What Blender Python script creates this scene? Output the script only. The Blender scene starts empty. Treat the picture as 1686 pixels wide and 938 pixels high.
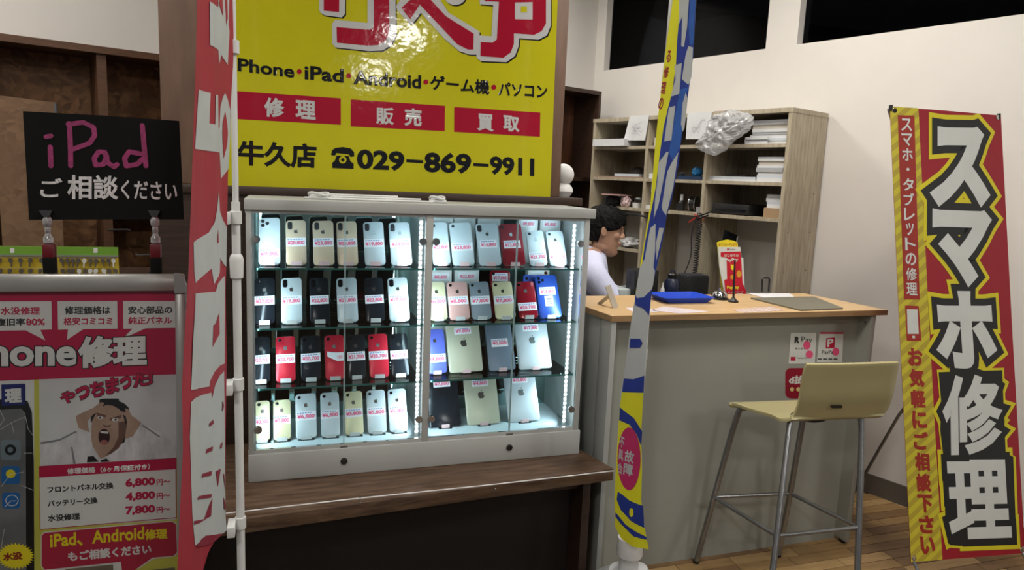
import bpy, bmesh, math, random
from mathutils import Vector, Matrix, geometry, noise
random.seed(7)
C = bpy.context.scene.collection
SC = bpy.context.scene
# ------------------------------------------------------------------ camera, world, lights, exposure
CAMH = 1.5
FPX, IW, IH = 1155.0, 1686.0, 938.0
PITCH, ROLL, YAW = math.radians(8.41), math.radians(2.44), math.radians(18.4)
def _rz(v):
    c, s = math.cos(ROLL), math.sin(ROLL)
    return Vector((c*v[0]-s*v[1], s*v[0]+c*v[1], v[2]))
_up = _rz((0, -math.cos(PITCH), -math.sin(PITCH))); _fw = _rz((0, -math.sin(PITCH), math.cos(PITCH))); _rt = _rz((1, 0, 0))
_X = _rt*math.cos(YAW)+_fw*math.sin(YAW); _Y = _fw*math.cos(YAW)-_rt*math.sin(YAW)
M = Matrix((_X, _Y, _up))
EYE = Vector((0, 0, CAMH))
cam = bpy.data.cameras.new('camera'); cam.sensor_width = 36; cam.lens = FPX/IW*36; cam.clip_start = .05
co = bpy.data.objects.new('camera', cam); C.objects.link(co)
_r = Matrix((M.col[0], -M.col[1], -M.col[2])).transposed()
co.matrix_world = Matrix.Translation(EYE) @ _r.to_4x4()
SC.camera = co
w = bpy.data.worlds.new('world'); SC.world = w; w.use_nodes = True
w.node_tree.nodes['Background'].inputs[0].default_value = (.80, .84, .88, 1)
w.node_tree.nodes['Background'].inputs[1].default_value = .14
SC.view_settings.view_transform = 'Standard'; SC.view_settings.look = 'None'; SC.view_settings.gamma = 1
SC.view_settings.exposure = 0.0
SC.cycles.use_denoising = True
SC.cycles.max_bounces = 8; SC.cycles.transparent_max_bounces = 16; SC.cycles.sample_clamp_indirect = 4
CEIL = 3.05
def area(name, loc, sx, sy, power, col=(1, .97, .92), rot=(0, 0, 0)):
    l = bpy.data.lights.new(name, 'AREA'); l.shape = 'RECTANGLE'; l.size = sx; l.size_y = sy; l.energy = power; l.color = col
    o = bpy.data.objects.new(name, l); C.objects.link(o); o.location = loc; o.rotation_euler = rot
    return o
LAMPS = [(1.3, -5.3, 36), (1.27, -2.4, 26), (-.9, -.7, 30), (3.2, -.8, 30), (1.75, 1.15, 17), (-1.6, 1.4, 13), (.3, .9, 9), (1.2, 3.75, 18), (-1.25, 2.6, 15), (1.85, 2.45, 20)]  # last entry is an added lamp brightening right wall, shelf and counter

# ------------------------------------------------------------------ pixel to place
def ray(x, y): return M @ Vector(((x-IW/2)/FPX, (y-IH/2)/FPX, 1))
def hit(x, y, p, n):
    d = ray(x, y); p = Vector(p); n = Vector(n)
    return EYE + d*(n.dot(p-EYE)/n.dot(d))
def atz(x, y, z): return hit(x, y, (0, 0, z), (0, 0, 1))
def aty(x, y, Y): return hit(x, y, (0, Y, 0), (0, 1, 0))
def lerp(a, b, t): return a+(b-a)*t

# ------------------------------------------------------------------ materials
MATS = {}
def mat(name, col, rough=.5, metal=0, spec=.5, var=.06, vscale=12, bump=0, bscale=60, emit=0, coat=0, stretch=None, col2=None, trans=0):
    if name in MATS: return MATS[name]
    m = bpy.data.materials.new(name); m.use_nodes = True; nt = m.node_tree; N = nt.nodes; L = nt.links
    b = N['Principled BSDF']; b.inputs['Roughness'].default_value = rough; b.inputs['Metallic'].default_value = metal
    b.inputs['Specular IOR Level'].default_value = spec; b.inputs['Coat Weight'].default_value = coat; b.inputs['Coat Roughness'].default_value = .06
    c = tuple(col)+(1,)
    tc = N.new('ShaderNodeTexCoord'); mp = N.new('ShaderNodeMapping'); L.new(tc.outputs['Object'], mp.inputs[0])
    if stretch: mp.inputs['Scale'].default_value = stretch
    nz = N.new('ShaderNodeTexNoise'); nz.inputs['Scale'].default_value = vscale; nz.inputs['Detail'].default_value = 5; L.new(mp.outputs[0], nz.inputs['Vector'])
    rp = N.new('ShaderNodeValToRGB'); L.new(nz.outputs[0], rp.inputs[0])
    if col2 is None:
        a = tuple(max(0, x*(1-var)) for x in col); d = tuple(min(1, x*(1+var)) for x in col)
    else: a, d = tuple(col), tuple(col2)
    rp.color_ramp.elements[0].position = .32; rp.color_ramp.elements[1].position = .68
    rp.color_ramp.elements[0].color = a+(1,); rp.color_ramp.elements[1].color = d+(1,)
    L.new(rp.outputs[0], b.inputs['Base Color'])
    if bump:
        n2 = N.new('ShaderNodeTexNoise'); n2.inputs['Scale'].default_value = bscale; L.new(mp.outputs[0], n2.inputs['Vector'])
        bp = N.new('ShaderNodeBump'); bp.inputs['Strength'].default_value = bump; bp.inputs['Distance'].default_value = .01
        L.new(n2.outputs[0], bp.inputs['Height']); L.new(bp.outputs[0], b.inputs['Normal'])
    if emit:
        b.inputs['Emission Color'].default_value = c; b.inputs['Emission Strength'].default_value = emit
    MATS[name] = m
    return m
def osb(name, c1, c2, rough=.6):
    m = bpy.data.materials.new(name); m.use_nodes = True; nt = m.node_tree; N = nt.nodes; L = nt.links; b = N['Principled BSDF']
    tc = N.new('ShaderNodeTexCoord'); n0 = N.new('ShaderNodeTexNoise'); n0.inputs['Scale'].default_value = 9
    mx = N.new('ShaderNodeVectorMath'); mx.operation = 'ADD'; sc = N.new('ShaderNodeVectorMath'); sc.operation = 'SCALE'; sc.inputs['Scale'].default_value = .12
    L.new(tc.outputs['Object'], n0.inputs['Vector']); L.new(n0.outputs['Color'], sc.inputs[0]); L.new(tc.outputs['Object'], mx.inputs[0]); L.new(sc.outputs[0], mx.inputs[1])
    v = N.new('ShaderNodeTexVoronoi'); v.inputs['Scale'].default_value = 38; v.inputs['Randomness'].default_value = 1; L.new(mx.outputs[0], v.inputs['Vector'])
    rp = N.new('ShaderNodeValToRGB'); L.new(v.outputs['Color'], rp.inputs[0]); e = rp.color_ramp.elements
    e[0].color = tuple(c1)+(1,); e[1].color = tuple(c2)+(1,); L.new(rp.outputs[0], b.inputs['Base Color']); b.inputs['Roughness'].default_value = rough
    bp = N.new('ShaderNodeBump'); bp.inputs['Strength'].default_value = .3; bp.inputs['Distance'].default_value = .003; L.new(v.outputs['Distance'], bp.inputs['Height']); L.new(bp.outputs[0], b.inputs['Normal'])
    MATS[name] = m; return m
def glass(name, tint, refl=.9, mixf=.0):
    m = bpy.data.materials.new(name); m.use_nodes = True; nt = m.node_tree; N = nt.nodes; L = nt.links
    N.remove(N['Principled BSDF']); o = N['Material Output']
    t = N.new('ShaderNodeBsdfTransparent'); t.inputs[0].default_value = tuple(tint)+(1,)
    g = N.new('ShaderNodeBsdfGlossy'); g.inputs['Roughness'].default_value = .01; g.inputs['Color'].default_value = (refl, refl, refl, 1)
    f = N.new('ShaderNodeFresnel'); f.inputs['IOR'].default_value = 1.45
    x = N.new('ShaderNodeMixShader'); L.new(f.outputs[0], x.inputs[0]); L.new(t.outputs[0], x.inputs[1]); L.new(g.outputs[0], x.inputs[2]); L.new(x.outputs[0], o.inputs[0])
    MATS[name] = m; return m
def stripes(name, c1, c2):
    m = bpy.data.materials.new(name); m.use_nodes = True; nt = m.node_tree; N = nt.nodes; L = nt.links; b = N['Principled BSDF']
    tc = N.new('ShaderNodeTexCoord'); wv = N.new('ShaderNodeTexWave'); wv.inputs['Scale'].default_value = 9.5; wv.bands_direction = 'DIAGONAL'; mp = N.new('ShaderNodeMapping')
    mp.inputs['Scale'].default_value = (-1.0, 0, 1.3)
    L.new(tc.outputs['Object'], mp.inputs[0]); L.new(mp.outputs[0], wv.inputs[0])
    rp = N.new('ShaderNodeValToRGB'); rp.color_ramp.interpolation = 'CONSTANT'; rp.color_ramp.elements[1].position = .5
    rp.color_ramp.elements[0].color = tuple(c1)+(1,); rp.color_ramp.elements[1].color = tuple(c2)+(1,)
    L.new(wv.outputs[0], rp.inputs[0]); L.new(rp.outputs[0], b.inputs['Base Color']); b.inputs['Roughness'].default_value = .5
    MATS[name] = m; return m
def vinyl(name, col):
    m = mat(name, col, rough=.08, spec=.5, var=.02, bump=.06, bscale=30, coat=.0)
    return m
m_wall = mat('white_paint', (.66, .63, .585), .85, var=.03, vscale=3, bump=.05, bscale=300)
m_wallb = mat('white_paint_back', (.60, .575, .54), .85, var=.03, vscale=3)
m_ceil = mat('ceiling_paint', (.42, .42, .41), .9)
m_void = mat('dark_hall', (.012, .012, .015), .8)  # near-black colour stands in for the hall's lack of light
m_base = mat('vinyl_baseboard', (.10, .088, .075), .5, var=.08)
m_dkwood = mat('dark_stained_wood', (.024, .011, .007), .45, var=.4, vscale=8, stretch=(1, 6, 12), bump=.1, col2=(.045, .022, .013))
m_bench = mat('worn_brown_wood', (.050, .026, .014), .38, vscale=6, stretch=(1.2, 9, 9), bump=.18, bscale=25, col2=(.125, .074, .044))
m_brown = mat('brown_panel', (.125, .068, .045), .6, vscale=4, stretch=(5, 1, 1), bump=.08, bscale=30, col2=(.18, .105, .072))
m_trimw = mat('mid_brown_wood', (.09, .04, .018), .5, var=.2, vscale=10, stretch=(1, 6, 10))
m_osb = osb('strand_board', (.085, .036, .012), (.27, .13, .05)); m_osbl = osb('strand_board_light', (.13, .068, .032), (.20, .115, .06))
m_osbr = mat('red_brown_veneer', (.05, .018, .008), .45, vscale=5, stretch=(8, 3, 1), col2=(.11, .042, .018))
m_cabw = mat('white_laminate', (.40, .41, .395), .42, var=.03, vscale=5)
m_inner = mat('white_inner_panel', (.58, .66, .70), .4, var=.02)
m_alu = mat('satin_aluminium', (.42, .42, .41), .32, metal=.75, var=.05, vscale=30)
m_chrome = mat('chrome', (.62, .62, .62), .14, metal=1, var=.03)
m_steel = mat('brushed_tube_steel', (.27, .275, .28), .26, metal=.85, var=.08, vscale=40)
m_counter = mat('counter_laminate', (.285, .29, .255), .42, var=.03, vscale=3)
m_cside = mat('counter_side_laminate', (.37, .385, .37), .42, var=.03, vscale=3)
m_beech = mat('light_beech', (.55, .36, .17), .36, vscale=5, stretch=(1, 14, 14), col2=(.64, .44, .23))
m_beeche = mat('beech_edge', (.27, .16, .075), .4, vscale=6, stretch=(1, 9, 9), col2=(.34, .21, .10))
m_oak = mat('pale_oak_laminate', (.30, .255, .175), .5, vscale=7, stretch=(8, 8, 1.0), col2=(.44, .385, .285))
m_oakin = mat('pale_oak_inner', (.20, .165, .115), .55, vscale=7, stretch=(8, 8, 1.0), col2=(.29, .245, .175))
m_seat = mat('cream_lacquer', (.40, .355, .185), .22, var=.05, vscale=5, spec=.6)
m_black = mat('black_plastic', (.009, .009, .010), .4, var=.1)
m_blackm = mat('black_matt', (.0055, .006, .006), .75, var=.1, spec=.12)
m_cloth_bk = mat('black_cloth', (.012, .012, .014), .95, var=.2, bump=.3)
m_white = mat('white_plastic', (.62, .63, .62), .35, var=.03)
m_paper = mat('white_paper', (.66, .66, .67), .8, var=.03)
m_clear = glass('clear_glass', (.975, .99, .985)); m_shelfg = glass('shelf_glass', (.90, .965, .94))
m_gedge = mat('green_glass_edge', (.03, .17, .145), .15, var=.1, spec=.7)
m_dedge = mat('pale_glass_edge', (.42, .60, .62), .2, var=.1)
m_acry = glass('clear_acrylic', (.93, .95, .96))
m_mirror = mat('mirror', (.34, .50, .48), .02, metal=1, var=.0)
m_led = mat('led_glow', (.86, .95, 1.0), .5, emit=14)
m_pinktab = mat('pink_tab', (.80, .55, .55), .4)
m_hair = mat('black_hair', (.0035, .0032, .0032), .6, spec=.15, var=.3, vscale=60, bump=.6, bscale=160)
m_skin = mat('skin', (.40, .225, .145), .5, var=.07, vscale=20)
m_shirt = mat('pale_lavender_shirt', (.60, .62, .80), .85, var=.05, vscale=10, bump=.2, bscale=40)
m_trouser = mat('dark_trousers', (.02, .022, .03), .9)
m_red = mat('pink_ink', (.74, .08, .20), .6, var=.03)
CR = dict(yellow=vinyl('sign_yellow', (.50, .465, .013)), red=vinyl('sign_red', (.34, .008, .028)), black=vinyl('sign_black', (.010, .010, .012)), white=vinyl('sign_white', (.50, .50, .50)))
p_cr = mat('poster_crimson', (.42, .012, .060), .25, var=.03); p_w = mat('poster_white', (.64, .65, .63), .25, var=.03); p_k = mat('poster_black', (.012, .011, .013), .3)
p_y = mat('poster_yellow', (.50, .49, .08), .25, var=.1, vscale=4); p_ye = mat('poster_bright_yellow', (.72, .62, .02), .3); p_bl = mat('poster_blue', (.012, .018, .13), .3)
f_red = mat('flag_red', (.30, .014, .028), .75, var=.06); f_white = mat('flag_white', (.42, .45, .445), .75, var=.04); f_dred = mat('flag_dark_red', (.20, .008, .025), .75)
g_blue = mat('flag_blue', (.012, .035, .26), .7, var=.12); g_mid = mat('flag_mid_blue', (.02, .10, .40), .7, var=.12); g_yel = mat('flag_yellow', (.72, .70, .015), .7, var=.05); g_w = mat('flag_pale_grey', (.45, .48, .485), .7, var=.04); g_pk = mat('flag_magenta', (.48, .022, .12), .7)
r_red = mat('banner_red', (.29, .006, .018), .5, var=.05); r_k = mat('banner_black', (.010, .011, .012), .5); r_y = mat('banner_yellow', (.62, .54, .015), .5, var=.05); r_w = mat('banner_white', (.58, .60, .58), .5, var=.03); r_st = stripes('banner_stripes', (.54, .47, .03), (.41, .32, .03)); r_dr = mat('banner_lettering_red', (.30, .02, .012), .5)
m_mag = mat('magenta_marker', (.26, .022, .11), .6, var=.3, vscale=80); m_chalk = mat('white_marker', (.55, .55, .55), .6, var=.2, vscale=80)

# ------------------------------------------------------------------ builders
OFF = {}
def off(p): return OFF.get(p.name, Vector((0, 0, 0))) if p else Vector((0, 0, 0))
def thing(name, label, cat, loc=(0, 0, 0), group=None, rot=None):
    o = bpy.data.objects.new(name, None); C.objects.link(o); o.location = loc; o['label'] = label; o['category'] = cat; o.empty_display_size = .02
    if group: o['group'] = group
    if rot: o.rotation_euler = rot
    OFF[o.name] = Vector(loc)
    return o
def tag(o, label, cat, group=None):
    o['label'] = label; o['category'] = cat
    if group: o['group'] = group
    return o
def struct(o): o['kind'] = 'structure'; return o
def link(name, me, m, parent=None, smooth=False):
    me.materials.clear()
    for x in (m if isinstance(m, (list, tuple)) else [m]): me.materials.append(x)
    o = bpy.data.objects.new(name, me); C.objects.link(o)
    if smooth:
        for p in me.polygons: p.use_smooth = True
    if parent: o.parent = parent; OFF[o.name] = off(parent)
    return o
def from_bm(name, bm, m, parent=None, smooth=False, bevel=0, seg=2, fixn=True):
    if fixn: bmesh.ops.recalc_face_normals(bm, faces=bm.faces)
    if bevel:
        bmesh.ops.bevel(bm, geom=[e for e in bm.edges if len(e.link_faces) == 2 and e.calc_face_angle(0) > .5], offset=bevel, segments=seg, affect='EDGES', profile=.5, clamp_overlap=True)
    o_ = off(parent)
    if o_.length: bmesh.ops.translate(bm, verts=bm.verts, vec=-o_)
    me = bpy.data.meshes.new(name); bm.to_mesh(me); bm.free()
    o = link(name, me, m, parent, False)
    if smooth:
        me.polygons.foreach_set('use_smooth', [True]*len(me.polygons))
        try: me.set_sharp_from_angle(angle=math.radians(38))
        except Exception: pass
    return o
def centre(o):
    """put a lone mesh's origin at its base centre"""
    me = o.data; xs = [v.co for v in me.vertices]
    c = Vector(((min(v.x for v in xs)+max(v.x for v in xs))/2, (min(v.y for v in xs)+max(v.y for v in xs))/2, min(v.z for v in xs)))
    me.transform(Matrix.Translation(-c)); o.location = o.location+c
    return o
def abox(bm, lo, hi, mtx=None):
    lo, hi = Vector(lo), Vector(hi)
    vs = [bm.verts.new((x, y, z)) for z in (lo.z, hi.z) for x, y in ((lo.x, lo.y), (hi.x, lo.y), (hi.x, hi.y), (lo.x, hi.y))]
    if mtx: 
        for v in vs: v.co = mtx @ v.co
    for f in ((0, 3, 2, 1), (4, 5, 6, 7), (0, 1, 5, 4), (1, 2, 6, 5), (2, 3, 7, 6), (3, 0, 4, 7)): bm.faces.new([vs[i] for i in f])
    return vs
def box(name, lo, hi, m, parent=None, bevel=0, mtx=None, seg=2):
    bm = bmesh.new(); abox(bm, lo, hi, mtx); return from_bm(name, bm, m, parent, bevel=bevel, seg=seg, smooth=bool(bevel))
def aprism(bm, poly, d):
    """extrude a 3d polygon along vector d"""
    a = [bm.verts.new(p) for p in poly]; b = [bm.verts.new(Vector(p)+Vector(d)) for p in poly]; n = len(a)
    bm.faces.new(a[::-1]); bm.faces.new(b)
    for i in range(n): bm.faces.new((a[i], a[(i+1) % n], b[(i+1) % n], b[i]))
def prism(name, poly, d, m, parent=None, bevel=0, smooth=False):
    bm = bmesh.new(); aprism(bm, poly, d); return from_bm(name, bm, m, parent, bevel=bevel, smooth=smooth or bool(bevel))
def atube(bm, pts, r, n=10, closed=False):
    pts = [Vector(p) for p in pts]; rs = r if isinstance(r, (list, tuple)) else [r]*len(pts); rings = []; up = None
    for i, p in enumerate(pts):
        if closed: t = (pts[(i+1) % len(pts)]-pts[i-1])
        else: t = pts[min(i+1, len(pts)-1)]-pts[max(i-1, 0)]
        t.normalize()
        if up is None: up = t.orthogonal().normalized()
        up = (up-t*up.dot(t)); up = up.normalized() if up.length > 1e-6 else t.orthogonal().normalized()
        s = t.cross(up)
        rings.append([bm.verts.new(p+(up*math.cos(a)+s*math.sin(a))*rs[i]) for a in [2*math.pi*k/n for k in range(n)]])
    m_ = len(rings)
    for i in range(m_ if closed else m_-1):
        A, B = rings[i], rings[(i+1) % m_]
        for k in range(n): bm.faces.new((A[k], A[(k+1) % n], B[(k+1) % n], B[k]))
    if not closed: bm.faces.new(rings[0][::-1]); bm.faces.new(rings[-1])
def tube(name, pts, r, m, parent=None, n=10, closed=False):
    bm = bmesh.new(); atube(bm, pts, r, n, closed); return from_bm(name, bm, m, parent, smooth=True)
def smoothpath(pts, k=6):
    pts = [Vector(p) for p in pts]; out = []
    for i in range(len(pts)-1):
        a, b, c, d = pts[max(i-1, 0)], pts[i], pts[i+1], pts[min(i+2, len(pts)-1)]
        for j in range(k):
            t = j/k; out.append(.5*((2*b)+(c-a)*t+(2*a-5*b+4*c-d)*t*t+(3*b-a-3*c+d)*t**3))
    out.append(pts[-1]); return out
def alathe(bm, prof, o=(0, 0, 0), n=20, mtx=None):
    o = Vector(o); rings = []
    for r, z in prof:
        if r < 1e-6: rings.append([bm.verts.new(Vector((0, 0, z)))])
        else: rings.append([bm.verts.new(Vector((r*math.cos(2*math.pi*k/n), r*math.sin(2*math.pi*k/n), z))) for k in range(n)])
    for ring in rings:
        for v in ring: v.co = (mtx @ v.co if mtx else v.co)+o
    for A, B in zip(rings, rings[1:]):
        for k in range(n):
            a, a2, b, b2 = A[k % len(A)], A[(k+1) % len(A)], B[k % len(B)], B[(k+1) % len(B)]
            vs = []
            for v in (a, a2, b2, b):
                if v not in vs: vs.append(v)
            if len(vs) > 2: bm.faces.new(vs)
    for ring, rev in ((rings[0], True), (rings[-1], False)):
        if len(ring) > 2: bm.faces.new(ring[::-1] if rev else ring)
def lathe(name, prof, o, m, parent=None, n=20, mtx=None):
    bm = bmesh.new(); alathe(bm, prof, o, n, mtx); return from_bm(name, bm, m, parent, smooth=True)
RX90 = Matrix.Rotation(math.radians(90), 3, 'X')       # lathe axis towards -Y
def rrect(w_, h_, r, k=5):
    out = []
    for cx, cy, a0 in ((w_/2-r, h_/2-r, 0), (-w_/2+r, h_/2-r, 90), (-w_/2+r, -h_/2+r, 180), (w_/2-r, -h_/2+r, 270)):
        for i in range(k+1):
            a = math.radians(a0+90*i/k); out.append((cx+r*math.cos(a), cy+r*math.sin(a)))
    return out

# flat things with print: a plane in the scene
class Plane:
    def __init__(s, o, u, v, bend=None, cuts=0, urange=(0, 1)):
        s.o = Vector(o); s.u = Vector(u).normalized(); v = Vector(v); s.v = (v-s.u*v.dot(s.u)).normalized(); s.n = s.u.cross(s.v)
        if s.n.dot(EYE-s.o) < 0: s.n = -s.n
        s.bend = bend; s.cuts = cuts; s.ur = urange
    def px(s, x, y):
        p = hit(x, y, s.o, s.n)-s.o; return Vector((p.dot(s.u), p.dot(s.v)))
    def P(s, q, d=0):
        b = s.bend(q[0], q[1]) if s.bend else 0
        return s.o+s.u*q[0]+s.v*q[1]+s.n*(d+b)
    def mesh(s, name, tris, pts, m, parent, layer, thick=0):
        bm = bmesh.new(); vs = [bm.verts.new((p[0], p[1], p[2] if len(p) > 2 else 0)) for p in pts]
        for t in tris:
            try: bm.faces.new([vs[i] for i in t])
            except ValueError: pass
        if s.cuts:
            for k in range(1, s.cuts):
                x = lerp(s.ur[0], s.ur[1], k/s.cuts)
                bmesh.ops.bisect_plane(bm, geom=bm.verts[:]+bm.edges[:]+bm.faces[:], plane_co=(x, 0, 0), plane_no=(1, 0, 0))
        d = layer*.0005
        for v in bm.verts: v.co = s.P(v.co, d+v.co.z)
        for f in bm.faces:
            f.normal_update()
            if f.normal.dot(s.n) < 0: f.normal_flip()
        if thick:
            g = bmesh.ops.extrude_face_region(bm, geom=bm.faces[:])
            bmesh.ops.translate(bm, verts=[e for e in g['geom'] if isinstance(e, bmesh.types.BMVert)], vec=-s.n*thick)
            return from_bm(name, bm, m, parent)
        return from_bm(name, bm, m, parent, fixn=False)
    def poly(s, name, px, m, parent, layer, uv=False, thick=0):
        pts = [Vector(p) if uv else s.px(*p) for p in px]
        tris = geometry.tessellate_polygon([[Vector((p.x, p.y, 0)) for p in pts]])
        return s.mesh(name, tris, pts, m, parent, layer, thick)
    def polys(s, name, lists, m, parent, layer, uv=False):
        if name not in ('emblem', 'small_print', 'bars') and len(lists) < 13:
            os_ = [s.poly(name, l, m, parent, layer+.04*i, uv) for i, l in enumerate(lists)]; return os_[0]
        P_, T_ = [], []
        for px in lists:
            pts = [Vector(p) if uv else s.px(*p) for p in px]
            for t in geometry.tessellate_polygon([[Vector((p.x, p.y, 0)) for p in pts]]): T_.append([i+len(P_) for i in t])
            P_ += [(p.x, p.y, 3e-5*len(T_)/12) for p in pts]
        return s.mesh(name, T_, P_, m, parent, layer)
    def strokes(s, name, paths, wpx, m, parent, layer):
        """round-ended marker strokes given as pixel paths"""
        P_, T_ = [], []
        for path in paths:
            q = [s.px(*p) for p in path]; hw = (s.px(path[0][0]+wpx/2, path[0][1])-q[0]).length
            for a, b in zip(q, q[1:]):
                d = (b-a); d = d.normalized() if d.length > 1e-9 else Vector((1, 0)); n = Vector((-d.y, d.x))*hw; base = len(P_)
                P_ += [(q_.x, q_.y, 5e-6*len(T_)) for q_ in (a+n, b+n, b-n, a-n)]; T_.append([base, base+1, base+2, base+3])
            for a in q:
                base = len(P_); P_ += [(a.x+math.cos(k*math.pi/4)*hw, a.y+math.sin(k*math.pi/4)*hw, 5e-6*len(T_)) for k in range(8)]; T_.append(list(range(base, base+8)))
        return s.mesh(name, T_, P_, m, parent, layer)
GC = {}
def glyphs(txt, r):
    if (txt, r) in GC: return GC[(txt, r)]
    c = bpy.data.curves.new('t', 'FONT'); c.body = txt; c.resolution_u = 3; c.size = 1
    o = bpy.data.objects.new('t', c); C.objects.link(o)
    def grab():
        dg = bpy.context.evaluated_depsgraph_get(); dg.update()
        me = bpy.data.meshes.new_from_object(o.evaluated_get(dg)); v = [(p.co.x, p.co.y, p.co.z/r*.0002 if r and c.bevel_depth else 0) for p in me.vertices]; f = [tuple(p.vertices) for p in me.polygons]; bpy.data.meshes.remove(me); return v, f
    v, f = grab()
    bb = (min(p[0] for p in v), max(p[0] for p in v), min(p[1] for p in v), max(p[1] for p in v))
    if r:
        c.bevel_depth = r; c.bevel_resolution = 0; v, f = grab()
    bpy.data.objects.remove(o); bpy.data.curves.remove(c)
    GC[(txt, r)] = (v, f, bb); return GC[(txt, r)]
def text(pl, txt, lb, lt, rb, m, parent, layer, bold=0, uv=False, grow=0, name='lettering'):
    """fit the string's ink box to the parallelogram left-bottom, left-top, right-bottom; bold = stroke growth in em; grow = further outline"""
    v, f, bb = glyphs(txt, round(bold+grow, 3))
    q = [Vector(p) if uv else pl.px(*p) for p in (lb, lt, rb)]
    a0, a1, b0, b1 = bb[0]-bold, bb[1]+bold, bb[2]-bold, bb[3]+bold
    pts = [tuple(q[0]+(q[2]-q[0])*((x-a0)/(a1-a0))+(q[1]-q[0])*((y-b0)/(b1-b0)))+(z,) for x, y, z in v]
    return pl.mesh(name, f, pts, m, parent, layer)
def vtext(pl, txt, top, bot, wpx, m, parent, layer, bold=.02, fill=.86):
    n = len(txt)
    for i, ch in enumerate(txt):
        t0, t1 = (i+(1-fill)/2)/n, (i+1-(1-fill)/2)/n
        x0, y0 = lerp(top[0], bot[0], t0), lerp(top[1], bot[1], t0); x1, y1 = lerp(top[0], bot[0], t1), lerp(top[1], bot[1], t1)
        if ch in '・': 
            yc = (y0+y1)/2; xc = (x0+x1)/2; text(pl, ch, (xc-2.5, yc+2.5), (xc-2.5, yc-2.5), (xc+2.5, yc+2.5), m, parent, layer, bold); continue
        k = .5 if ch != 'ッ' else .36
        text(pl, ch, (x1-wpx*k, y1), (x0-wpx*k, y0), (x1+wpx*k, y1+.6), m, parent, layer, bold)
def ell(cx, cy, rx, ry, n=24): return [(cx+rx*math.cos(2*math.pi*k/n), cy+ry*math.sin(2*math.pi*k/n)) for k in range(n)]

# ------------------------------------------------------------------ the setting
wa = math.radians(-19.75)
dW = Vector((math.sin(wa), math.cos(wa), 0)); nW = Vector((math.cos(wa), -math.sin(wa), 0)); WP = Vector((2.88, 2.572, 0))
corner = hit(979, 118, WP, nW); corner.z = 0
def WL(s, n, z): return WP+dW*s+nW*n+Vector((0, 0, z))        # along the right wall, into it, up
sC = (corner-WP).dot(dW)
def wbox(bm, s0, s1, n0, n1, z0, z1): aprism(bm, [WL(s0, n0, z0), WL(s1, n0, z0), WL(s1, n1, z0), WL(s0, n1, z0)], (0, 0, z1-z0))
def sAt(px, py): return (hit(px, py, WP, nW)-WP).dot(dW)
floor = struct(box('floor', (-5, -7, -.10), (6, 7.5, -.002), mat('dark_floor_laminate', (.055, .032, .016), .4, vscale=4, stretch=(1, 12, 1), col2=(.10, .06, .03))))
m_pl = [mat('plank_wood_%s' % n, c, .34, vscale=5, stretch=(1, 10, 1), col2=c2, bump=.05) for n, c, c2 in (('tan', (.33, .205, .085), (.43, .285, .13)), ('honey', (.24, .145, .057), (.33, .205, .088)), ('brown', (.16, .09, .04), (.23, .135, .062)))]
PWD = .060
def planks():
    meshes = {}
    for r in range(21):
        y0 = 1.62+r*PWD; x = 1.0-random.random()*.35; k = 0
        while x < 3.12:
            ln = (.25, .31, .37)[(r+k) % 3]
            x1 = 2.83+(2.67-(y0+PWD/2))*.359+.02
            e = min(x+ln, x1)
            if x > .9 and x < x1-.03:
                key = (round(e-x, 3), random.randrange(3))
                if key not in meshes:
                    bm = bmesh.new(); abox(bm, (0, 0, -.006), (key[0]-.003, PWD-.0035, .002)); bmesh.ops.recalc_face_normals(bm, faces=bm.faces)
                    me = bpy.data.meshes.new('floor_plank'); bm.to_mesh(me); bm.free(); me.materials.append(m_pl[key[1]]); meshes[key] = me
                o = bpy.data.objects.new('floor_plank', meshes[key]); C.objects.link(o); o.parent = floor; o.location = (x, y0, -.002)
            x += ln; k += 1
planks()
# right wall with two openings onto the unlit hall
s_a = sAt(993.7, 115.5); s_b = sAt(1264, 40); s_c = sAt(1315, 40)
bm = bmesh.new(); ZS, ZT = 2.288, 2.92
wbox(bm, -4.5, sC+.1, 0, .10, 0, ZS); wbox(bm, s_b, s_c, 0, .10, ZS, ZT); wbox(bm, s_a, sC+.1, 0, .10, ZS, ZT); wbox(bm, -4.5, -3.6, 0, .1, ZS, ZT); wbox(bm, -4.5, sC+.1, 0, .10, ZT, CEIL)
wall_r = struct(from_bm('wall_right', bm, m_wall))
bm = bmesh.new(); wbox(bm, -4.2, sC-.02, -.008, 0, 0, .1); struct(from_bm('baseboard_right', bm, m_base))
for n_, (a, b) in enumerate(((s_b, s_a), (-3.6, s_c))):
    bm = bmesh.new(); wbox(bm, a, b, .055, .06, ZS, ZT); struct(from_bm('window_%d' % (n_+1), bm, glass('window_glass_%d' % n_, (.30, .30, .32), .22)))
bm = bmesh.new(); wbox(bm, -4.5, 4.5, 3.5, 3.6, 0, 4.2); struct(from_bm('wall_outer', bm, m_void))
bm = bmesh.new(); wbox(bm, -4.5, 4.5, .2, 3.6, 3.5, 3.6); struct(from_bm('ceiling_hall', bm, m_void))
hl = struct(tube('trim_1', [WL(-2.4, 1.6, 3.42), WL(.2, 2.4, 3.42), WL(1.8, 1.4, 3.42)], .008, mat('hall_ceiling_rail', (.05, .055, .07), .5)))
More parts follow.
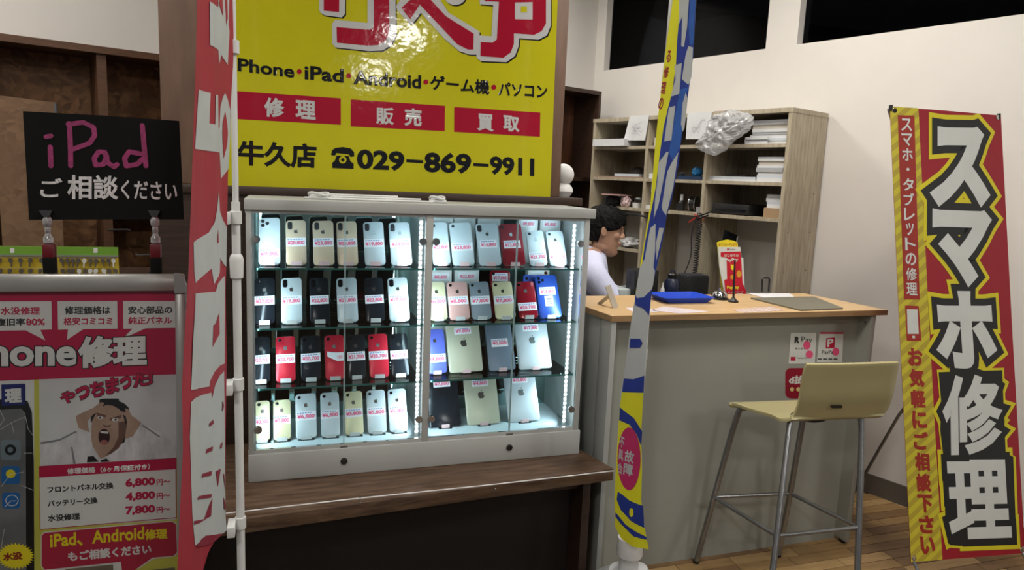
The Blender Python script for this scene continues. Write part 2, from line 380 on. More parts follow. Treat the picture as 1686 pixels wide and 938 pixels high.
# back wall, perpendicular to the right wall; white above a dark wooden wall
def BL(t, d, z): return corner-nW*t-dW*d+Vector((0, 0, z))    # t to the left of the corner, d towards the camera
def bbox_(bm, t0, t1, d0, d1, z0, z1): aprism(bm, [BL(t0, d0, z0), BL(t1, d0, z0), BL(t1, d1, z0), BL(t0, d1, z0)], (0, 0, z1-z0))
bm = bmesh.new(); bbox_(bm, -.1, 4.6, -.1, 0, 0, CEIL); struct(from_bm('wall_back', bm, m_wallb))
def tB(px, py=90): return (corner-hit(px, py, corner, dW)).dot(nW)
struct(box('ceiling', (-5, -7, CEIL), (6, 5.6, CEIL+.05), m_ceil))
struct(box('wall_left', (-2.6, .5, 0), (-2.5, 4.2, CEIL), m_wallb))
# dark wooden partition lining the lower back wall (left part)
tw = thing('wooden_wall_unit', 'dark strand board wall unit with wooden rail under the white wall at left', 'wall unit', BL(3.2, .1, 0))
tL = tB(-60); tR = tB(330)
bm = bmesh.new(); bbox_(bm, tR, tL, .005, .02, 0, 1.96); from_bm('back_board', bm, m_osb, tw)
bm = bmesh.new(); bbox_(bm, tR, tL, .02, .24, 1.955, 1.985); from_bm('top_rail', bm, m_trimw, tw, bevel=.002)
for px in (-40, 153, 300):
    t = tB(px); bm = bmesh.new(); bbox_(bm, t-.018, t+.018, .02, .225, 0, 1.955); from_bm('upright', bm, m_trimw, tw)
for z in (.45, .95, 1.27):
    bm = bmesh.new(); bbox_(bm, tB(300)+.02, tB(153)-.02, .02, .2, z, z+.022); from_bm('shelf_board', bm, m_trimw, tw)
for px, py in ((190, 378), (235, 420)):
    p = hit(px, py, BL(0, .235, 0), dW); tube('hook', [p+nW*-.03, p+nW*.05, p+nW*.05-dW*.03], .004, m_steel, tw, 6)
pl = Plane(BL(tB(45), .30, 0), nW, (0, 0, 1))
lean = thing('leaning_panel', 'light brown strand board panel leaning against the dark wall unit behind blackboard', 'board', BL(tB(45), .3, 0))
q0, q1 = pl.px(4, 400), pl.px(93, 169)
pl.poly('panel', [(q0.x, 0), (q1.x, 0), (q1.x, q1.y), (q0.x, q1.y+.01)], m_osbl, lean, 0, uv=True, thick=.012)
p = pl.P(pl.px(91.5, 178), .004); box('clip', p-Vector((.004, .004, .02)), p+Vector((.004, .004, .02)), m_chrome, lean)
# narrower red-brown unit to the right of the sign board
tr = thing('wooden_cabinet', 'tall reddish brown wooden cabinet between yellow sign and bookshelf', 'cabinet', BL(.5, .1, 0))
_q = hit(990, 163, BL(0, .26, 0), dW); tRa = (corner-_q).dot(nW)+.02; tLa = tRa+.62
bm = bmesh.new(); bbox_(bm, tRa, tLa, .005, .02, 0, 2.1); from_bm('back_board', bm, m_osbr, tr)
bm = bmesh.new(); bbox_(bm, tRa-.02, tLa, .02, .26, 2.09, 2.115); from_bm('top_board', bm, m_dkwood, tr)
bm = bmesh.new(); bbox_(bm, tRa-.02, tRa, .02, .26, 0, 2.09); from_bm('side_panel', bm, m_dkwood, tr)
bm = bmesh.new(); bbox_(bm, tRa, tLa, .02, .24, 1.52, 1.545); from_bm('shelf_board', bm, m_dkwood, tr)

# ------------------------------------------------------------------ partition with ledge, sign board, yellow sign
LZ = 1.443
lg = thing('display_partition', 'dark brown wooden partition with ledge behind the glass case', 'partition', (.37, 2.77, 0))
box('body', (-.42, 2.66, 0), (1.15, 2.92, LZ-.03), m_dkwood, lg); box('ledge', (-.44, 2.645, LZ-.03), (1.168, 2.94, LZ), m_dkwood, lg, bevel=.003)
bb = tag(centre(box('backing_board', (-.39, 2.725, LZ), (1.098, 2.765, 2.62), m_brown, None, bevel=.004)), 'tall brown board standing on the ledge behind the yellow sign', 'board')
SY = 2.70
sg = thing('shop_sign', 'large glossy yellow shop sign with red lettering above the glass case', 'sign', (.4, SY, LZ))
ps = Plane((0, SY, 0), (1, 0, 0), (0, 0, 1))
sl, sr = ps.px(335, 300), ps.px(906, 322); sr2 = ps.px(918, 0)
ps.poly('panel', [(sl.x, LZ), (sr.x, LZ), (lerp(sr.x, sr2.x, 1.3), 2.5), (sl.x, 2.5)], CR['yellow'], sg, 0, uv=True, thick=.012)
Z = lambda x, y: (380+x*.3517, y*.3517)
def zq(l): return [Z(*p) for p in l]
def st(txt, lt, lb, rb, c='black', bold=.03, layer=2): text(ps, txt, Z(*lb), Z(*lt), Z(*rb), CR[c], sg, layer, bold)
st('iPhone', (8, 268), (8, 330), (297, 366)); st('iPad', (345, 306), (345, 372), (528, 388)); st('Android', (575, 328), (575, 395), (890, 416))
st('ゲーム機', (933, 350), (933, 420), (1210, 444)); st('パソコン', (1253, 383), (1253, 448), (1480, 460))
ps.polys('dots', [ell(*Z(x, y), 4.2, 4.2, 12) for x, y in ((321, 335), (552, 355), (913, 384), (1231, 408))], CR['red'], sg, 2)
ps.polys('red_boxes', [zq(l) for l in ([(-60, 420), (515, 460), (515, 584), (-60, 552)], [(562, 465), (1003, 495), (1001, 614), (561, 591)], [(1046, 500), (1449, 527), (1447, 640), (1045, 617)])], CR['red'], sg, 1)
for ch, a, b, c in (('修', (157, 455), (157, 545), (248, 551)), ('理', (303, 465), (303, 553), (397, 561)), ('販', (680, 500), (680, 580), (762, 585)), ('売', (813, 505), (813, 588), (893, 593)), ('買', (1155, 530), (1155, 610), (1228, 616)), ('取', (1275, 538), (1275, 612), (1350, 618))): st(ch, a, b, c, 'white', .035, 3)
st('牛久店', (32, 655), (32, 773), (400, 788), bold=.035); st('029', (590, 697), (590, 790), (812, 800), bold=.04); st('869', (905, 712), (905, 806), (1125, 812), bold=.04); st('9911', (1213, 730), (1213, 815), (1420, 825), bold=.04)
ps.polys('dashes', [zq([(822, 745), (900, 750), (900, 764), (822, 759)]), zq([(1135, 763), (1207, 767), (1207, 781), (1135, 777)])], CR['black'], sg, 2)
ps.polys('telephone_symbol', [zq([(470, 722), (474, 703), (490, 692), (525, 688), (562, 695), (577, 712), (578, 732), (560, 734), (553, 722), (494, 716), (488, 728), (470, 726)]), zq([(496, 727), (552, 731), (560, 755), (575, 766), (575, 791), (475, 786), (475, 762), (487, 752)])], CR['black'], sg, 2)
ps.poly('telephone_dial', ell(*Z(524, 748), 6.2, 6.2, 16), CR['yellow'], sg, 3); ps.poly('telephone_hub', ell(*Z(524, 748), 3, 3, 12), CR['black'], sg, 4)
WH = [[(415, -150), (535, -150), (535, 65), (520, 82), (440, 72), (420, 60), (413, 45)], [(640, -150), (770, -150), (773, 165), (750, 212), (710, 236), (650, 239), (490, 222), (475, 205), (473, 112), (490, 92), (640, 108)],
      [(773, 30), (795, -5), (850, -60), (960, -30), (1020, 60), (1140, 132), (1165, 148), (1160, 240), (1150, 256), (1120, 256), (1070, 240), (1000, 182), (890, 60), (852, 110), (835, 110), (780, 48)], ell(1050, -18, 50, 42),
      [(1165, -120), (1498, -120), (1498, 120), (1480, 165), (1440, 186), (1350, 179), (1348, 215), (1330, 262), (1290, 291), (1170, 286), (1150, 270), (1148, 182), (1165, 166), (1220, 170), (1228, 25), (1165, 20)]]
RD = [[(435, -150), (508, -150), (507, 57), (435, 50)], [(668, -150), (740, -150), (742, 150), (725, 190), (690, 211), (640, 214), (497, 200), (495, 127), (650, 140), (670, 128)],
      [(798, 38), (835, 3), (865, -20), (925, -12), (1005, 75), (1060, 110), (1137, 158), (1135, 232), (1110, 232), (1060, 207), (885, 22), (840, 90)],
      [(1190, -90), (1475, -90), (1475, 110), (1455, 146), (1420, 163), (1325, 156), (1325, 206), (1310, 246), (1275, 271), (1168, 262), (1170, 197), (1225, 200), (1245, 185), (1255, 8), (1190, 5)]]
ps.polys('lettering_outline', [zq(l) for l in WH], CR['white'], sg, 1.5); ps.polys('lettering', [zq(l) for l in RD], CR['red'], sg, 2.5)
ps.poly('lettering_outline', zq([(1330, 12), (1412, 10), (1412, 92), (1330, 90)]), CR['white'], sg, 3.5); ps.poly('lettering_counter', zq([(1357, 30), (1386, 30), (1386, 58), (1357, 58)]), CR['yellow'], sg, 4.5)
sh = ps.polys('lettering_shadow', [zq([(x+5, y+6) for x, y in l]) for l in WH], CR['black'], sg, .8)
# white double-ball ornament
p = aty(925, 290, 2.79)
orn = thing('ball_ornament', 'white ornament of two stacked balls on the dark ledge', 'ornament', (p.x, 2.79, LZ))
R_ = .046
bm = bmesh.new(); bmesh.ops.create_uvsphere(bm, u_segments=28, v_segments=16, radius=R_); bmesh.ops.translate(bm, verts=bm.verts, vec=(p.x+.006, 2.79, LZ+.093)); from_bm('top_ball', bm, mat('matt_white', (.62, .62, .60), .6), orn, smooth=True)
lathe('bottom_ball', [(.036, 0), (.044, .012), (.051, .024), (.047, .04), (.036, .053), (.02, .06), (0, .061)], (p.x, 2.79, LZ), MATS['matt_white'], orn)

# ------------------------------------------------------------------ bench with the glass case
BZ = .5
bn = thing('bench', 'dark brown wooden bench under the glass display case', 'bench', (.1, 2.35, 0))
c1 = atz(1011, 771, BZ); c2 = atz(957.7, 740.5, BZ); c0 = atz(395, 855, BZ); e_ = (c1-c0); cl = c0-e_*.20
d_ = (c2-c1).normalized(); back = c1+d_*((2.655-c1.y)/d_.y)
prism('bench_top', [Vector((cl.x, cl.y, BZ-.045)), Vector((c1.x, c1.y, BZ-.045)), Vector((back.x, back.y, BZ-.045)), Vector((cl.x, 2.655, BZ-.045))], (0, 0, .045), m_bench, bn, bevel=.003)
box('apron', (cl.x+.03, c1.y+.08, BZ-.10), (c1.x-.10, c1.y+.10, BZ-.045), m_dkwood, bn)
box('leg_panel', (c1.x-.100, c1.y+.035, 0), (c1.x-.070, 2.655, BZ-.045), m_dkwood, bn); box('leg_panel', (cl.x+.03, c1.y+.03, 0), (cl.x+.06, 2.655, BZ-.045), m_dkwood, bn)
box('kick_board', (cl.x+.06, c1.y+.14, 0), (c1.x-.085, c1.y+.16, BZ-.045), mat('underbench_shade_black', (.008, .0045, .0035), .6), bn)  # near-black colour paints the shade under the bench
a_ = atz(372, 845, BZ+.012); b_ = atz(593, 820, BZ+.014); g_ = atz(816, 797, BZ+.016); z_ = atz(1010, 775, BZ+.008)
tag(tube('cord', smoothpath([a_, b_, g_, z_], 8), .0022, mat('white_cord', (.6, .6, .6), .5)), 'thin white cord strung along the front edge of the brown bench', 'cord')
for q, nm in ((b_, 'left of the two pins holding the white cord on the bench'), (g_, 'right of the two pins holding the white cord on the bench')):
    tag(lathe('pin', [(.0045, 0), (.0045, .001), (.0015, .002), (.0015, .015), (.003, .016), (0, .017)], (q.x, q.y, BZ), m_chrome, n=8), 'small metal pin, '+nm, 'pin')
# glass case
CX0, CX1, CY0, CY1, CZ0, CZ1 = -.105, 1.057, 2.30, 2.625, BZ, 1.414
gc = thing('display_case', 'white glass-fronted display case full of phones and tablets on the bench', 'display case', ((CX0+CX1)/2, (CY0+CY1)/2, BZ))
TT = CZ1-.034
box('top_panel', (CX0-.002, CY0-.012, TT), (CX1+.008, CY1, CZ1), m_cabw, gc, bevel=.0025)
ZP = aty(680, 728, CY0).z
box('plinth', (CX0, CY0-.006, CZ0), (CX1, CY1, ZP), m_cabw, gc, bevel=.004)
xm0, xm1 = aty(697, 500, CY0).x, aty(712, 500, CY0).x; xm = (xm0+xm1)/2
pw = .018
for nm, a, b in (('side_panel', CX0+.002, CX0+pw), ('side_panel', CX1-.028, CX1-.008), ('middle_post', xm-.009, xm+.009)): box(nm, (a, CY0+.01, ZP), (b, CY1-.01, TT), m_cabw, gc)
for a, b in ((CX0+.002, CX0+pw), (xm-.012, xm+.012), (CX1-.028, CX1-.008)): box('post', (a, CY0-.002, ZP), (b, CY0+.012, TT), m_cabw, gc, bevel=.0015)
box('bottom_rail', (CX0, CY0, ZP), (CX1-.008, CY0+.014, ZP+.012), m_cabw, gc); box('top_rail', (CX0, CY0, TT-.010), (CX1-.008, CY0+.014, TT), m_cabw, gc)
box('case_floor', (CX0+pw, CY0+.014, ZP-.001), (CX1-.028, CY1-.012, ZP+.006), m_inner, gc)
box('case_ceiling', (CX0+pw, CY0+.014, TT-.004), (CX1-.028, CY1-.012, TT-.001), m_inner, gc)
box('mirror_back', (CX0+pw, CY1-.014, ZP), (CX1-.028, CY1-.010, TT), m_mirror, gc)
FZ = ZP+.006
SH = [aty(420, y, CY0+.03).z for y in (441, 541, 640)]
units = ((CX0+pw, xm-.009), (xm+.009, CX1-.028))
SHR = SH
for u, (a, b) in enumerate(units):
    for z in SH:
        s = box('glass_shelf', (a+.001, CY0+.028, z-.006), (b-.001, CY1-.016, z), m_shelfg, gc); box('shelf_edge', (a+.001, CY0+.0265, z-.006), (b-.001, CY0+.028, z), m_gedge, s)
    mid = aty((568, 848)[u], 500, CY0).x
    for k, (c, d) in enumerate(((a+.001, mid-.001), (mid+.001, b-.001))):
        g = box('glass_door', (c, CY0+.003, ZP+.013), (d, CY0+.008, TT-.011), m_clear, gc)
        e = d-.0012 if k == 0 else c; box('door_edge', (e, CY0+.002, ZP+.013), (e+.0012, CY0+.009, TT-.011), m_dedge, g)
        hx = c+.012 if k == 0 else d-.012
        for zz in (lerp(ZP, TT, .105), lerp(ZP, TT, .885)): lathe('hinge_knob', [(0, 0), (.011, .0), (.0125, .002), (.0125, .010), (.011, .012), (0, .012)], (hx, CY0+.003, zz), m_chrome, g, 20, RX90)
    lathe('lock', [(0, 0), (.012, 0), (.012, .003), (.010, .006), (.006, .007), (.005, .005), (0, .005)], (mid, CY0-.0055, lerp(CZ0, ZP, .52)), mat('dark_lock', (.10, .10, .10), .25, metal=1), gc, 20, RX90)
    box('door_catch', (mid-.012, CY0-.002, ZP+.001), (mid+.012, CY0+.004, ZP+.006), m_steel, gc)
# light strips standing beside the right post of each unit
for u, (a, b) in enumerate(units):
    x = aty((690, 938)[u], 520, CY0+.035).x
    t = thing('light_strip', 'vertical strip of glowing white dots inside the %s half of the glass case' % ('left', 'right')[u], 'light strip', (x, CY0+.035, FZ))
    box('rail', (x-.006, CY0+.036, FZ), (x+.006, CY0+.040, TT-.012), m_white, t)
    box('rail_back', (x-.006, CY0+.0405, FZ), (x+.006, CY0+.0425, TT-.012), m_white, t)
    zs = [FZ+.02+k*(TT-FZ-.05)/43 for k in range(44)]
    pr = lathe('glowing_dot', [(0, -.0005), (.0052, 0), (.0042, .0022), (0, .003)], (0, 0, 0), m_led, None, 10, RX90); pr.parent = t
    for k, z in enumerate(zs):
        o = pr if k == 0 else pr.copy()
        if k: C.objects.link(o)
        o.location = (0, .0005, z-FZ)
    l = area('strip_light', (x-.012, CY0+.06, (FZ+TT)/2), .02, TT-FZ-.05, 2.4, (.68, .90, 1.0)); l.rotation_euler = (math.radians(90), 0, math.radians(-118)); l.rotation_euler = Vector((-.85, .35, 0)).to_track_quat('-Z', 'Y').to_euler()
    l.parent = t; l.location = Vector((-.012, .025, (TT-FZ)/2))
    t2 = thing('light_strip', 'added slim fill strip behind the left post of the %s half of the glass case' % ('left', 'right')[u], 'light strip', (a+.012, CY0+.024, FZ))  # unseen strip, added to brighten the left of each half
    box('rail', (a+.001, CY0+.015, FZ), (a+.006, CY0+.021, TT-.012), m_white, t2)
    l = area('strip_light', (0, 0, 0), .012, TT-FZ-.05, 2.0, (.68, .90, 1.0)); l.rotation_euler = Vector((.75, .55, 0)).to_track_quat('-Z', 'Y').to_euler(); l.parent = t2; l.location = Vector((0, .006, (TT-FZ)/2))
# white rod bundle on top
rb = thing('rod_bundle', 'bundle of white plastic rods with end loops lying on the glass case', 'rods', aty(600, 326, 2.42).xyz)
zt = CZ1
def tp(px, py, dz=.004): q = atz(px, py, zt+dz); q.y = min(max(q.y, 2.33), 2.60); return q
for k, (p0, p1) in enumerate((((500, 324), (706, 331)), ((505, 320), (690, 328)), ((515, 318), (700, 334)))):
    A_ = tp(*p0, .004+.006*k); B_ = tp(*p1, .004+.006*k); A_.y = 2.40+.02*k; B_.y = 2.38+.02*k; A_.z = B_.z = zt+.004+.006*k; tube('rod', [A_, B_], .004, m_white, rb, 8)
for px in (525, 688):
    o_ = tp(px, 326); o_.y = 2.41; tube('end_loop', [Vector((o_.x+.032*math.cos(a)*(1 if px < 600 else .8), o_.y+.02*math.sin(a), zt+.018+.004*math.sin(a*2))) for a in [2*math.pi*k/16 for k in range(16)]], .0045, m_white, rb, 8, True)
    tube('end_clip', [(o_.x-.03, o_.y-.01, zt+.006), (o_.x+.03, o_.y-.012, zt+.006)], .006, m_white, rb, 8)

# ------------------------------------------------------------------ phones and tablets
COL = {}
def pc(n, c, metal=.15, rough=.32): COL[n] = mat('phone_'+n, c, rough, metal=metal, var=.02, spec=.25 if n == 'black' else .5); return COL[n]
pc('white', (.56, .62, .65)); pc('silver', (.48, .53, .56)); pc('gold', (.62, .47, .33)); pc('pale gold', (.66, .60, .38)); pc('black', (.010, .013, .018), rough=.16); pc('red', (.50, .008, .03)); pc('dark red', (.24, .006, .015), rough=.15)
pc('rose gold', (.60, .34, .31)); pc('grey', (.22, .26, .30)); pc('blue', (.02, .07, .38)); pc('violet blue', (.13, .17, .68)); pc('slate grey', (.16, .20, .26)); pc('champagne', (.50, .48, .36)); pc('orange', (.50, .12, .03))
m_screen = mat('phone_screen', (.006, .007, .009), .06, var=.05); m_lens = mat('lens_black', (.004, .004, .006), .08); m_logo = mat('emblem_grey', (.10, .09, .085), .25, metal=.6); m_logol = mat('emblem_silver', (.55, .57, .58), .12, metal=.8)
m_lab = mat('label_white', (.74, .75, .78), .6, var=.02); m_labt = mat('label_small_print', (.12, .20, .42), .6); m_bez = mat('screen_bezel_white', (.6, .6, .6), .3)
APPLE = [(0, .30), (.10, .35), (.24, .36), (.36, .29), (.29, .18), (.27, .05), (.31, -.08), (.40, -.15), (.33, -.32), (.22, -.45), (.12, -.48), (0, -.43), (-.12, -.48), (-.23, -.44), (-.34, -.28), (-.41, -.06), (-.39, .16), (-.30, .30), (-.17, .36), (-.06, .33)]
LEAF = [(.0, .42), (.02, .54), (.12, .64), (.15, .65), (.14, .53), (.07, .43)]
class Loc(Plane):
    """local plane: face looks towards -Y of the prototype"""
    def __init__(s, y): s.o = Vector((0, y, 0)); s.u = Vector((1, 0, 0)); s.v = Vector((0, 0, 1)); s.n = Vector((0, -1, 0)); s.bend = None; s.cuts = 0; s.ur = (0, 1)
MC = {}
def cached(key, fn, name, m, parent):
    if key in MC:
        o = bpy.data.objects.new(name, MC[key]); C.objects.link(o); o.parent = parent; OFF[o.name] = Vector((0, 0, 0)); return o
    o = fn(); MC[key] = o.data; return o
def slab(name, w_, h_, r, y0, y1, z0, m, parent, bev=.0015, k=4):
    bm = bmesh.new(); aprism(bm, [Vector((x, y0, z+h_/2+z0)) for x, z in rrect(w_, h_, r, k)], (0, y1-y0, 0)); return from_bm(name, bm, m, parent, bevel=bev, smooth=True, seg=2)
def device(label, cat, name, col, w_, h_, cams, price, lab_z, logo, loc, tilt, yaw, group, curl=False, lab_full=True, roll=0):
    """a phone or tablet standing on its short edge, back to the camera"""
    t = thing(name, label, cat, (0, 0, 0), group); OFF[t.name] = Vector((0, 0, 0)); key = (col, round(w_, 4), round(h_, 4)); th = .0085
    rad = .0115 if h_ < .18 and cams > 0 else .010
    cached(key+('b',), lambda: slab('body', w_, h_, rad, 0, th, 0, COL[col], t), 'body', None, t)
    cached(key+('s', ), lambda: slab('screen', w_*.95, h_*.975, rad*.85, th, th+.0006, h_*.0125, m_screen, t, 0), 'screen', None, t)
    f = Loc(0)
    if cams == 1:
        def mk():
            bm = bmesh.new(); alathe(bm, [(.0055, -.0002), (.0055, .0012), (.0040, .0014), (0, .0014)], (-w_/2+.013, 0, h_-.013), 14, RX90); return from_bm('camera', bm, m_lens, t, smooth=True)
        cached(('c1', w_, h_), mk, 'camera', None, t)
    elif cams:
        def mk():
            w2, h2 = ((.015, .028), (.030, .031))[cams == 3]; bm = bmesh.new(); cx, cz = -w_/2+.006+w2/2, h_-.006-h2/2
            aprism(bm, [Vector((cx+x, 0.0002, cz+z)) for x, z in rrect(w2, h2, .006, 4)], (0, -.0014, 0)); return from_bm('camera', bm, COL[col] if cams == 3 else m_screen, t, bevel=.0005)
        c_ = cached(('c', cams, w_, h_, col), mk, 'camera', None, t)
        def mk2():
            bm = bmesh.new()
            for dx, dz in ((.013, .013), (.013, .028)) if cams == 2 else ((.014, .013), (.014, .028), (.028, .021)): alathe(bm, [(.0058, 0), (.0058, .001), (0, .001)], (-w_/2+dx, -.0013, h_-dz), 14, RX90)
            return from_bm('lens', bm, m_lens, c_, smooth=True)
        cached(('l', cams, w_, h_), mk2, 'lens', None, c_)
    if logo:
        s_ = (.0155 if h_ < .18 else .030); lz = h_*.74 if h_ < .18 else h_*.58
        def mk(): return f.polys('emblem', [[(x*s_, z*s_+lz) for x, z in pp] for pp in (APPLE, LEAF)], m_logol if logo == 2 else m_logo, t, .6, uv=True)
        cached(('lg', s_, round(lz, 4), logo), mk, 'emblem', None, t)
    lw = w_*.98 if lab_full else min(w_*.8, .062); lh = .031 if h_ < .18 else .026
    if price:
        if curl:
            def mk():
                bm = bmesh.new(); n = 10; rows = []
                for i in range(n+1):
                    x = lerp(-lw/2+.008, lw/2, i/n); k = max(0, 1-i/6); cy = -.001-.012*k*k; zt_ = lab_z+lh/2-.001; zb = lab_z-lh/2+.016*k
                    rows.append((bm.verts.new((x, cy, zb)), bm.verts.new((x, cy*.6, zt_+.004*k))))
                for a, b in zip(rows, rows[1:]): bm.faces.new((a[0], b[0], b[1], a[1]))
                return from_bm('price_label', bm, m_lab, t, fixn=False)
            l_ = mk()
        else: l_ = cached(('lab', round(lw, 4), round(lab_z, 4)), lambda: f.poly('price_label', [(-lw/2, lab_z-lh/2), (lw/2, lab_z-lh/2), (lw/2, lab_z+lh/2), (-lw/2, lab_z+lh/2)], m_lab, t, .4, uv=True), 'price_label', None, t)
        tw_ = min(lw*.86, .060)/2; tz = lab_z-lh*.36; x0 = -tw_ if not curl else -.002
        cached(('tx', price, round(lab_z, 4), round(tw_, 4), curl), lambda: text(f, price, (x0, tz), (x0, tz+.016), (tw_, tz), m_red, l_, 1.4, .03, uv=True), 'lettering', None, l_)
        if not curl: cached(('sm', round(lab_z, 4), round(tw_, 4)), lambda: f.polys('small_print', [[(-tw_+k*.0085, lab_z+lh*.26), (-tw_+k*.0085+.006, lab_z+lh*.26), (-tw_+k*.0085+.006, lab_z+lh*.36), (-tw_+k*.0085, lab_z+lh*.36)] for k in range(int(2*tw_/.0085))], m_labt, l_, .8, uv=True), 'small_print', None, l_)
    t.location = loc; t.rotation_euler = (-math.radians(tilt), math.radians(roll), math.radians(yaw))
    return t
def stand(x, y, z, w_, label, pink, wide=.034):
    t = thing('display_stand', label, 'display stand', (0, 0, 0), 'clear display stands in the glass case'); OFF[t.name] = Vector((0, 0, 0))
    def mk():
        bm = bmesh.new(); abox(bm, (-wide*.8, -.010, 0), (wide*.8, .050, .002)); return from_bm('base_plate', bm, m_acry, t)
    cached(('sb', wide), mk, 'base_plate', None, t)
    def mk3():
        bm = bmesh.new(); aprism(bm, [(-wide*.5, .0135, .002), (-wide*.5, .0155, .002), (-wide*.5, .052, .072), (-wide*.5, .050, .072)], (wide, 0, 0)); return from_bm('back_rest', bm, m_acry, t)
    cached(('sr', wide), mk3, 'back_rest', None, t)
    def mk2():
        bm = bmesh.new(); abox(bm, (-wide/2, -.0075, .002), (wide/2, -.0055, .016)); abox(bm, (-wide/2, -.0055, .0022), (wide/2, .013, .0034)); return from_bm('front_lip', bm, m_pinktab if pink else m_white, t, bevel=.0005)
    cached(('sf', pink, wide), mk2, 'front_lip', None, t)
    t.location = (x, y, z); return t
ORD = ['first', 'second', 'third', 'fourth', 'fifth', 'sixth', 'seventh']
def row(unit, zshelf, where, items, yb=2.385, h_=.150, tilt=29, pink=False, lipw=.034):
    for i, it in enumerate(items):
        xl, xr, col, cams, price, extra = it
        hh = extra.get('h', h_)*1.055; cx = (xl+xr)/2; y = extra.get('y', yb); pyb = extra.get('py')
        p = hit(cx, 500 if pyb is None else pyb, (0, y, 0), (0, 1, 0))
        # position from the bottom centre of the device on its shelf
        lo, hi = 200, 900
        for _ in range(40):
            md = (lo+hi)/2
            if aty(cx+4, md, y).z > zshelf: lo = md
            else: hi = md
        p = aty(cx+extra.get('dx', 3), md, y)
        wd = extra.get('w', (aty(xr, md, y).x-aty(xl, md, y).x)*.89)
        kind = extra.get('kind', 'smartphone')
        wh = where.replace('the ', ''); lab = '%s %s priced %s, %s from left, %s, %s half' % (extra.get('cn', col), kind, price.replace('¥', '').strip()+' yen', extra.get('ord', ORD[i]), wh, unit)
        device(lab, 'tablet' if kind == 'tablet' else 'phone', 'tablet' if kind == 'tablet' else 'smartphone', col, wd, hh, cams, price, extra.get('lz', hh*.50), extra.get('logo', 1), (p.x, y, zshelf+.0045), extra.get('tilt', tilt), extra.get('yaw', -6), 'phones and tablets for sale in the glass case', extra.get('curl', False), extra.get('full', True), extra.get('roll', -3.5))
        stand(p.x, y, zshelf, wd, 'clear stand under the %s %s, %s from left, %s, %s half' % (extra.get('cn', col), kind, extra.get('ord', ORD[i]), wh, unit), extra.get('pink', pink), lipw)
S1, S2, S3 = SH
row('left', S1, 'the top shelf', [(420, 461, 'white', 3, '¥85,800', dict(logo=0, lz=.040, h=.158)), (466, 504, 'gold', 2, '¥28,800', {}), (511, 550, 'gold', 2, '¥23,800', {}), (551, 589, 'gold', 2, '¥24,800', {}), (596, 634, 'silver', 2, '¥19,800', dict(logo=2)), (639, 678, 'silver', 2, '¥23,800', dict(logo=2))], pink=True, h_=.152)
row('left', S2, 'the second shelf', [(413, 452, 'black', 1, '¥22,800', {}), (458, 497, 'white', 2, '¥19,800', {}), (506, 542, 'black', 2, '¥22,800', {}), (551, 589, 'silver', 2, '¥21,800', {}), (598, 633, 'black', 2, '¥22,800', {}), (637, 674, 'white', 2, '¥27,800', {})], h_=.152)
row('left', S3, 'the third shelf', [(410, 444, 'black', 1, '¥20,700', {}), (449, 486, 'red', 1, '¥20,700', dict(logo=2)), (491, 528, 'black', 1, '¥20,700', {}), (531, 567, 'red', 1, '¥20,800', dict(logo=2, curl=True)), (568, 602, 'black', 1, '¥21,700', {}), (604, 640, 'red', 1, '¥20,700', dict(logo=2)), (640, 673, 'black', 1, '¥20,700', {})], h_=.148)
row('left', FZ, 'the case floor', [(415, 443, 'pale gold', 1, '¥3,000', dict(h=.130)), (445, 478, 'pale gold', 1, '¥3,800', dict(h=.130)), (482, 521, 'white', 1, '¥6,800', dict(h=.146)), (524, 559, 'white', 1, '¥6,800', dict(h=.146)), (564, 598, 'pale gold', 1, '¥5,800', dict(h=.146)), (601, 636, 'white', 1, '¥5,800', dict(h=.146)), (637, 671, 'white', 1, '¥5,800', dict(h=.146))])
row('right', S1, 'the top shelf', [(709, 741, 'white', 1, '¥22,800', dict(logo=0, lz=.07)), (741, 781, 'white', 1, '¥23,800', dict(logo=0, lz=.07)), (785, 825, 'silver', 2, '¥16,800', dict(full=False)), (824, 865, 'dark red', 1, '¥12,800', dict(logo=2, full=False)), (865, 904, 'white', 1, '¥21,700', dict(h=.132, w=.066, logo=2, lz=.036)), (900, 935, 'white', 1, '¥19,800', dict(h=.132, w=.066, lz=.036))], pink=True, h_=.156)
row('right', S2, 'the second shelf', [(703, 736, 'pale gold', 1, '¥6,800', {}), (736, 773, 'rose gold', 1, '¥8,800', {}), (773, 809, 'grey', 1, '¥7,800', {}), (812, 848, 'pale gold', 1, '¥7,800', {}), (851, 885, 'dark red', 1, '¥20,700', dict(logo=2, lz=.044)), (885, 924, 'blue', 3, '¥17,800', dict(h=.160, logo=0, lz=.105, full=False))], h_=.136)
row('right', S3, 'the third shelf', [(700, 734, 'violet blue', 2, '¥9,800', dict(lz=.055, h=.155, w=.072, pink=True)), (731, 799, 'champagne', 0, '¥9,800', dict(kind='tablet', h=.178, w=.124, lz=.155, full=False, cn='champagne gold')), (800, 849, 'slate grey', 0, '¥5,000', dict(kind='tablet', h=.172, w=.100, lz=.105, logo=0, full=False)), (846, 912, 'silver', 0, '¥17,800', dict(kind='tablet', h=.182, w=.128, lz=.160, logo=2, full=False))], pink=True, yb=2.40, tilt=28, lipw=.03)
row('right', FZ, 'the case floor', [(700, 760, 'black', 0, '¥7,800', dict(kind='tablet', h=.182, w=.118, lz=.160, logo=0, full=False)), (761, 827, 'champagne', 0, '¥4,800', dict(kind='tablet', h=.180, w=.124, lz=.155, full=False, cn='champagne gold')), (828, 893, 'silver', 0, '¥10,800', dict(kind='tablet', h=.182, w=.124, lz=.160, logo=2, full=False))], pink=True, yb=2.40, tilt=28, lipw=.03)
